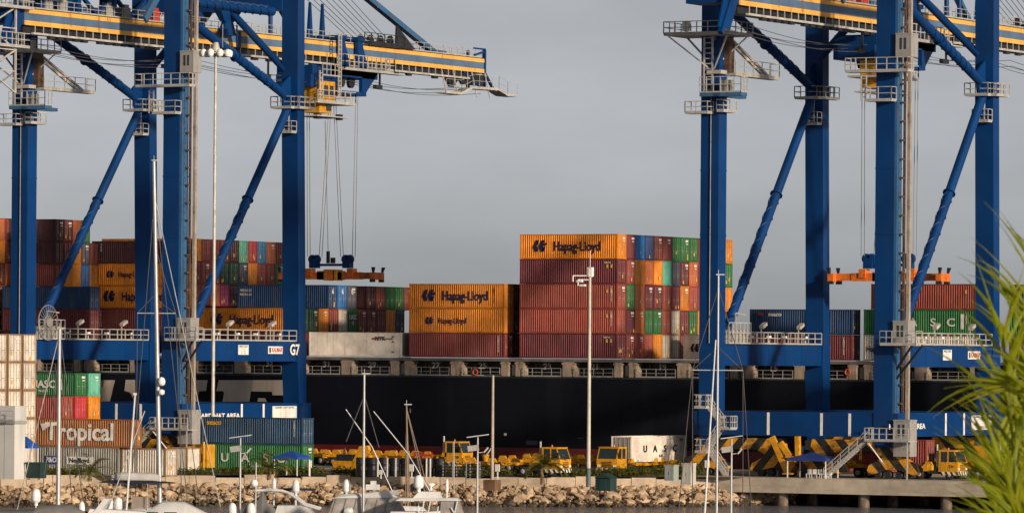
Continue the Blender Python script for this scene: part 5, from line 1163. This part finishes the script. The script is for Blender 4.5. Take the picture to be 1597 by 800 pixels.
# sailing yacht with furled sail at the left
YS = 455; sc = FPX/YS
def loc(b, px, py, Y):           # a sight line met at depth Y, in the boat's own frame
    p = atY(px, py, Y)-b.location; a = -b.rotation_euler.z; return Vector((p.x*math.cos(a)-p.y*math.sin(a), p.x*math.sin(a)+p.y*math.cos(a), p.z))
b = boat(240, YS, 'white sailing yacht with tall mast, furled grey sail and navy awning', cat='yacht'); hullmesh(b, 21, 4.8, 1.5)
m = MB(); loft(m, [[(x, y*w, z) for y, z in ((-1.7,1.4),(-1.55,hh*.8+1.3),(-1.2,hh+1.45),(0,hh+1.55),(1.2,hh+1.45),(1.55,hh*.8+1.3),(1.7,1.4))] for x, w, hh in ((-4.2,.7,.1),(-3.4,.95,.75),(0,1,.95),(2.6,.9,.75),(4.6,.6,.15))]); cb = m.build('coachroof', GEL, b)
for x in (-2.2, -.6, 1.0): m = MB(); m.box(x, x+1.1, -1.68, -1.5, 1.75, 2.1); m.build('window', TINT, cb)
mb = loc(b, 249.5, 782, YS); mt = loc(b, 240, 252, YS); mb.z -= .6
mast(b, mb, mt.z-mb.z, .21, (mt.x-mb.x, 0), ((.563, 1.65), (.83, .2)), ((.97, -2.6, .5), (.97, 2.4, .4), (.62, -2.1, .4), (.9, 5.2, .2), (.75, 3.4, .3), (.6, 1.9, .2)), ALU)
m = MB(); a, e = loc(b, 174, 738, YS), loc(b, 250, 742, YS); loft(m, [[(a.x+(e.x-a.x)*t, .3*math.cos(k*.785)*w, a.z+(e.z-a.z)*t-.25+.42*w*math.sin(k*.785)) for k in range(9)] for t, w in ((0,.35),(.08,.85),(.4,1.1),(.8,1.2),(1,1.0))]); m.build('furled_sail', paint('sail_cover_grey', (.42,.41,.4), .8, 0, .15), b)
m = MB(); m.tube(a+Vector((0,0,-.55)), e+Vector((0,0,-.7)), .12, 8); m.build('boom', ALU, b)
m = MB(); a, e = loc(b, 155, 750, YS), loc(b, 274, 751, YS); m.hexa([(a.x,-1.6,a.z-.1),(e.x,-1.6,e.z-.1),(e.x,1.6,e.z-.1),(a.x,1.6,a.z-.1)], [(a.x+.8,-1.3,a.z+.12),(e.x-2,-1.3,e.z+.12),(e.x-2,1.3,e.z+.12),(a.x+.8,1.3,a.z+.12)]); m.build('awning', NAVYC, b)
for px in (156, 190, 232, 262): q = loc(b, px, 752, YS); m = MB(); m.bar((q.x,-1.4,q.z),(q.x,-1.4,1.5), .05); m.build('awning_pole', RAILM, b)
q = loc(b, 220, 790, YS); m = MB(); m.box(q.x-.75, q.x+.75, -1, .2, 2.3, q.z+.9); m.build('canvas_box', paint('canvas_taupe', (.24,.2,.17), .9, 0, .2), b)
m = MB(); q = loc(b, 285, 787, YS); loft(m, [[(q.x+x, y, z) for y, z in ((-1.8,1.3),(-1.5,hh),(0,hh+.15),(1.5,hh),(1.8,1.3))] for x, hh in ((-3.0,2.1),(-1.6,2.9),(.2,2.8),(1.8,2.0),(3.2,1.4))]); m.build('spray_hood', GEL, b)
for px, r in ((170, .45), (186, .4)): q = loc(b, px, 793, YS); dome(b, q.x, -1.2, q.z, r)
m = MB(); q = loc(b, 205, 800, YS); t_ = loc(b, 213, 614, YS); m.tube((q.x-.4, -1.8, 1.0), (t_.x, -1.8, t_.z), .1, 10, .08); m.cb((t_.x, -1.8, t_.z), (.3,.3,.2)); m.build('mizzen_mast', GEL, b)
m = MB(); q = loc(b, 228, 640, YS); m.tube((q.x,-1.8,q.z),(q.x-3.2,-1.8,2), .05, 5); m.build('mizzen_stay', RAILM, b)
q = loc(b, 252.5, 594, YS)
m = MB(); m.lathe((q.x, -.5, q.z-.3), [(.1,-.1),(.3,0),(.34,.3),(.25,.55),(.05,.65)], 12); m.build('mast_radar', DOME, b)
m = MB(); m.bar((q.x, -.5, q.z-.35), (q.x-.5, 0, q.z-.35), .12); m.lathe((q.x, -.5, q.z-1.1), [(.1,-.1),(.27,0),(.27,.3),(.05,.4)], 12); m.build('mast_radar', DOME, b)
# yacht at the left edge
b = boat(80, 448, 'moored yacht at the left edge with bare mast, grey covers and a white radome', cat='yacht'); hullmesh(b, 18, 4.6, 1.3, -1)
m = MB(); loft(m, [[(x, y*w, z) for y, z in ((-1.7,1.2),(-1.6,hh),(-1.0,hh+.3),(0,hh+.38),(1.0,hh+.3),(1.6,hh),(1.7,1.2))] for x, w, hh in ((-7,.75,1.4),(-5,1,1.9),(-1.5,1,2.0),(-.9,.95,2.4),(1.8,1,2.45),(3,1,1.9))]); m.build('boat_cover', COVER, b)
m = MB(); m.poly([(3.2,-1.5,1.6),(3.9,-1.5,1.6),(5.1,-1.5,3.4),(4.6,-1.5,3.4)], (0,3,0)); m.build('arch', GEL, b)
m = MB(); m.hexa([(2.8,-1.7,1.2),(8.4,-1.2,1.2),(8.4,1.2,1.2),(2.8,1.7,1.2)], [(3.4,-1.4,2.5),(8.0,-1.0,2.3),(8.0,1.0,2.3),(3.4,1.4,2.5)]); cb = m.build('cabin', GEL, b); m = MB(); m.box(4.2,7.4,-1.55,-1.2,1.7,2.1); m.build('window', TINT, cb)
q = loc(b, 57, 781, 448); dome(b, q.x, -.6, q.z, .4); q = loc(b, 128, 795, 448); dome(b, q.x, -.4, q.z-.3, .28)
mb = loc(b, 90.5, 812, 448); mt = loc(b, 90.5, 513, 448); mast(b, mb, mt.z-mb.z, .2, (0, 0), (), ((.98, -3.6, .4), (.98, 2.3, .4), (.9, 1.3, .3), (.9, -1.6, .3)), ALU)
# open cruiser with grey cover and arched windscreen
b = boat(445, 462, 'white open cruiser with grey bow cover and arched windscreen frame'); hullmesh(b, 11, 3.6, 1.1, 1)
q0, q1 = loc(b, 378, 790, 462), loc(b, 440, 775, 462)
m = MB(); loft(m, [[(q0.x+(q1.x-q0.x)*t, y, z) for y, z in ((-1.7,1.0),(-1.5,hh),(0,hh+.25),(1.5,hh),(1.7,1.0))] for t, hh in ((0,1.5),(.12,2.3),(.3,2.75),(.42,3.0),(.5,3.9),(.55,3.95),(.62,2.5),(1.0,2.0))]); m.build('bow_cover', COVER, b)
m = MB()
for y in (-1.5, 1.5):
    pts = [loc(b, px, py, 462) for px, py in ((398,764),(420,763),(440,764),(450,767),(462,775),(475,786),(500,793))]
    m.path([(p.x, y, p.z) for p in pts], .13, 8)
m.path([(loc(b, 440, 764, 462).x, y, loc(b, 440, 764, 462).z) for y in (-1.5, 0, 1.5)], .1, 6); m.build('windscreen_arch', GEL, b)
m = MB(); a, e = loc(b, 425, 787, 462), loc(b, 478, 787, 462); m.hexa([(a.x,-1.7,1.0),(e.x+1.5,-1.7,1.0),(e.x+1.5,1.7,1.0),(a.x,1.7,1.0)], [(a.x+.5,-1.5,a.z),(e.x,-1.5,e.z),(e.x,1.5,e.z),(a.x+.5,1.5,a.z)]); m.build('cockpit_coaming', GEL, b)
a, e = loc(b, 438, 762, 462), loc(b, 492, 766, 462); m = MB(); m.box(a.x, e.x, .9, 1.4, a.z-.15, a.z+.05); m.build('bimini', NAVYC, b)
q = loc(b, 461.5, 768, 462); dome(b, q.x, -.2, q.z+.1, .32); q = loc(b, 427, 762, 462); dome(b, q.x, .2, q.z-.1, .2)
for px in (364, 393): q = loc(b, px, 797, 462); dome(b, q.x, -1.9, q.z-.25, .38)
m = MB(); q = loc(b, 400, 800, 462); t_ = loc(b, 401, 720, 462); m.tube((q.x,-1.9,1),(t_.x,-1.9,t_.z), .08, 8); m.build('whip_antenna', ALU, b)
m = MB(); q = loc(b, 398, 756, 462); m.lathe((q.x, -1.9, q.z), [(.1,-.1),(.32,0),(.34,.3),(.2,.5)], 12); m.build('hailer', DOME, b)
# hardtop cruiser with clear screens
b = boat(572, 452, 'white hardtop cruiser with clear plastic side screens and a central mast'); hullmesh(b, 14, 4.2, 1.5, 1)
a, e = loc(b, 520, 771, 452), loc(b, 617, 766, 452)
m = MB(); m.hexa([(a.x,-1.9,a.z-.25),(e.x+.25,-1.9,e.z-.45),(e.x+.25,1.9,e.z-.3),(a.x,1.9,a.z-.25)], [(a.x+.7,-1.4,a.z+.05),(e.x-.6,-1.5,e.z+.1),(e.x+.2,1.4,e.z+.1),(a.x+.7,1.4,a.z+.05)]); m.build('hardtop', GEL, b)
m = MB(); m.hexa([(a.x-.5,-1.95,1.6),(e.x+1.2,-1.95,1.6),(e.x+1.2,1.95,1.6),(a.x-.5,1.95,1.6)], [(a.x+.1,-1.8,a.z-.26),(e.x+.2,-1.8,e.z-.46),(e.x+.2,1.8,e.z-.46),(a.x+.1,1.8,a.z-.26)]); sc_ = m.build('clear_screen', CLEAR, b)
for i in range(7): x = a.x+.3+(e.x-a.x)*i/6; m = MB(); m.bar((x-.55,-1.98,1.6),(x,-1.85,a.z-.3), .07); m.build('screen_frame', COVER, sc_)
m = MB(); m.box(a.x-2.5, e.x+1.6, -2, 2, 1.4, 1.75); m.build('side_deck', GEL, b)
q = loc(b, 541, 764, 452); dome(b, q.x, -.6, q.z-.1, .34); q = loc(b, 576, 763, 452)
m = MB(); m.box(q.x-.3,q.x+.9,-.4,.4,q.z,q.z+.45); m.box(q.x+.1,q.x+.6,-.3,.3,q.z+.45,q.z+.75); m.build('roof_console', GEL, b)
q = loc(b, 545, 790, 452); m = MB(); m.lathe((q.x,-2.1,q.z-.3), [(.2,-.4),(.32,-.2),(.3,.3),(.1,.4)], 12, 'x'); m.build('outboard_cover', GEL, b)
mb = loc(b, 567.5, 815, 452); mt = loc(b, 567, 584, 452); mast(b, mb+Vector((0,-2.3,0)), mt.z-mb.z, .13, (0,0), (), ((.86,-1.5,7),(.86,1.3,6.5)), ALU)
for (x0,y0),(x1,y1) in (((540,638),(612,765)), ((583,641),(682,785))):
    m = MB(); p0, p1 = loc(b, x0, y0, 452), loc(b, x1, y1, 452); mid = (p0+p1)/2+Vector((.25,0,.3)); m.path([(p0.x,-1,p0.z),(mid.x,-1,mid.z),(p1.x,-1,p1.z)], .06, 6); m.build('outrigger', ALU, b)
# sport fisher with tower
b = boat(680, 447, 'white sport boat with flat roof, radar dome and grey aft curtain'); hullmesh(b, 12, 4.0, 1.3, -1)
a, e = loc(b, 617, 777, 447), loc(b, 720, 777, 447)
m = MB(); m.hexa([(a.x,-1.8,a.z-.15),(e.x,-1.8,e.z-.15),(e.x,1.8,e.z-.15),(a.x,1.8,a.z-.15)], [(a.x+.4,-1.6,a.z+.08),(e.x-.4,-1.6,e.z+.08),(e.x-.4,1.6,e.z+.08),(a.x+.4,1.6,a.z+.08)]); m.build('flat_roof', GEL, b)
g, h = loc(b, 648, 770, 447), loc(b, 687, 767, 447); m = MB(); m.hexa([(g.x-.3,-1.0,g.z-.4),(h.x+.2,-1.0,g.z-.4),(h.x+.2,1.0,g.z-.4),(g.x-.3,1.0,g.z-.4)], [(g.x+.3,-.8,h.z+.05),(h.x,-.8,h.z+.05),(h.x,.8,h.z+.05),(g.x+.3,.8,h.z+.05)]); m.build('roof_pod', GEL, b)
q = loc(b, 653, 757, 447); dome(b, q.x, -.3, q.z-.15, .42); q = loc(b, 697, 766, 447); dome(b, q.x, 0, q.z, .14)
m = MB(); q = loc(b, 672, 757, 447); m.lathe((q.x,.3,q.z-.4), [(.12,0),(.1,.3),(.4,.5),(.35,.6)], 12); m.build('horn', DOME, b)
c0, c1 = loc(b, 688, 780, 447), loc(b, 732, 800, 447); m = MB(); m.hexa([(c0.x-.1,-1.8,1.2),(c1.x,-1.8,1.2),(c1.x,1.8,1.2),(c0.x-.1,1.8,1.2)], [(c0.x,-1.6,e.z-.16),(e.x-.2,-1.6,e.z-.16),(e.x-.2,1.6,e.z-.16),(c0.x,1.6,e.z-.16)]); cu = m.build('aft_curtain', CLEAR, b)
for (x0,y0),(x1,y1) in (((662,780),(656,800)),((672,780),(664,800)),((684,788),(680,800)),((714,780),(704,800)),((704,790),(722,800))): m = MB(); p0, p1 = loc(b, x0, y0, 447), loc(b, x1, y1, 447); m.bar((p0.x,-1.85,p0.z),(p1.x,-1.85,1.2), .1); m.build('roof_support', GEL, b)
m = MB(); m.box(a.x-1, e.x+.8, -1.9, 1.9, 1.2, 1.5); m.box(a.x-.4, a.x+2.6, -1.2, 1.2, 1.5, 2.5); m.build('console', GEL, b)
m = MB(); q, t_ = loc(b, 708, 770, 447), loc(b, 708, 688, 447); m.tube((q.x,-.5,q.z),(t_.x,-.5,t_.z), .05, 6); m.build('whip_antenna', RAILM, b)
# wooden-masted boat moored close to the rocks
b = boat(640, 500, 'small boat with slim brown mast and rope stays, mid-picture', cat='yacht'); hullmesh(b, 8, 2.6, .8)
m = MB(); m.hexa([(-1.5,-.9,.8),(1.8,-.9,.8),(1.8,.9,.8),(-1.5,.9,.8)], [(-1.2,-.7,1.5),(1.2,-.7,1.4),(1.2,.7,1.4),(-1.2,.7,1.5)]); m.build('cabin', GEL, b)
mb = loc(b, 636, 800, 500); mt = loc(b, 634, 632, 500); mast(b, mb, mt.z-mb.z, .11, (mt.x-mb.x, 0), (), (), TEAK)
for px in (632, 640, 668, 675): m = MB(); q = loc(b, px, 780, 500); m.tube((mt.x,0,mt.z-.3),(q.x,0,1.2), .05, 5); m.build('rope_stay', TEAK, b)
# sailing yacht at the right, mostly below the frame
b = boat(1110, 440, 'tall-masted sailing yacht in front of the right crane, hull below the picture', cat='yacht'); hullmesh(b, 15, 4.2, 1.2)
m = MB(); m.hexa([(-3,-1.3,1.2),(3,-1.3,1.2),(3,1.3,1.2),(-3,1.3,1.2)], [(-2.4,-1,1.8),(2,-1,1.8),(2,1,1.8),(-2.4,1,1.8)]); m.build('coachroof', GEL, b)
mb = loc(b, 1117.5, 805, 440); mt = loc(b, 1117.5, 430, 440); mb.z -= 1.2; mast(b, mb, mt.z-mb.z, .12, (0,0), ((.63, 2.1),), ((.95,-3.3,.4),(.95,3.0,.4),(.72,2.2,.5),(.72,-2,.5)), ALU)
m = MB(); q, t_ = loc(b, 1097, 812, 440), loc(b, 1116, 530, 440); m.tube((q.x,-.3,q.z-1),(t_.x,-.3,t_.z), .1, 10, .06); m.build('rolled_headsail', GEL, b)
# ---------------------------------------------------------------- palm close to the camera, on the near shore
near = [(CAM.x+math.cos(k)*70-st*-20, CAM.y+math.sin(k)*70-60) for k in [i*.6283 for i in range(10)]]
m = MB(); m.add([(x, y, -2.0) for x, y in near], [tuple(range(10))]); tag(m.build('near_shore', SOIL), kind='structure')
DP = 19.0; rr = random.Random(21)
pb = atY(1732, 900, DP)
P = empty('areca_palm', (pb.x, pb.y, -2.0), 'bright green palm fronds, out of focus, at the right edge in the foreground', 'palm')
m = MB(); m.tube((0,0,0), (0,0,pb.z+2.0), .06, 10, .035); m.build('trunk', BARK, P)
def PP(px, py, dz=0): return atY(px+12, py, DP+dz)-Vector((pb.x, pb.y, -2.0))
FR = [  # stem of each frond as sight-line points, leaf length in metres, depth offset
    ([(1640,940),(1596,810),(1570,700),(1556,600),(1553,520)], .40, 0), ([(1660,940),(1625,780),(1600,650),(1588,550),(1584,470)], .40, .4), ([(1700,900),(1670,720),(1640,600),(1622,500),(1616,430)], .42, -.4),
    ([(1600,980),(1570,900),(1552,830),(1544,760),(1540,690)], .34, .2), ([(1720,860),(1690,740),(1650,660),(1606,612),(1560,600)], .36, -.2), ([(1680,980),(1640,900),(1600,830),(1572,780),(1550,740)], .32, -.35), ([(1720,980),(1680,880),(1640,790),(1615,710),(1600,650)], .36, .55), ([(1600,1010),(1585,950),(1572,890),(1560,850),(1548,820)], .26, .1),
    ([(1640,960),(1612,850),(1594,760),(1584,690),(1580,640)], .34, .7), ([(1660,980),(1620,900),(1588,840),(1570,800),(1562,770)], .3, -.6)]
up_ = Vector((0,0,1)); rt = Vector((ct, st, 0)); fw = Vector((-st, ct, 0))
for pts, LL, dz in FR:
    q = [PP(x, y, dz) for x, y in pts]; fine = []
    for i in range(len(q)-1):
        for k in range(6): fine.append(q[i].lerp(q[i+1], k/6))
    fine.append(q[-1]); m = MB(); m.path(fine, .006, 5); f = m.build('frond', FRONDL, P); n = len(fine)
    for i in range(6, n):
        d = (fine[i]-fine[i-1]).normalized()
        for s in (-1, 1):
            if rr.random() < .22: continue
            k = rr.uniform(.55, 1.1); sd = (rt*s*rr.uniform(.3,.9)+fw*rr.uniform(-.6,.6)+d*rr.uniform(1.2,2.4)).normalized()
            m = MB(); blade(m, fine[i]+d*rr.uniform(-.01,.01), sd, fw+up_*.3, LL*k*1.15*(1.05-.3*(i/n)), rr.uniform(.010,.019), rr.uniform(.3,1.1), 7, .2); m.build('leaflet', FRONDL, f)
for pts in ([(1545,640),(1505,615),(1480,660),(1478,720)],):
    pass
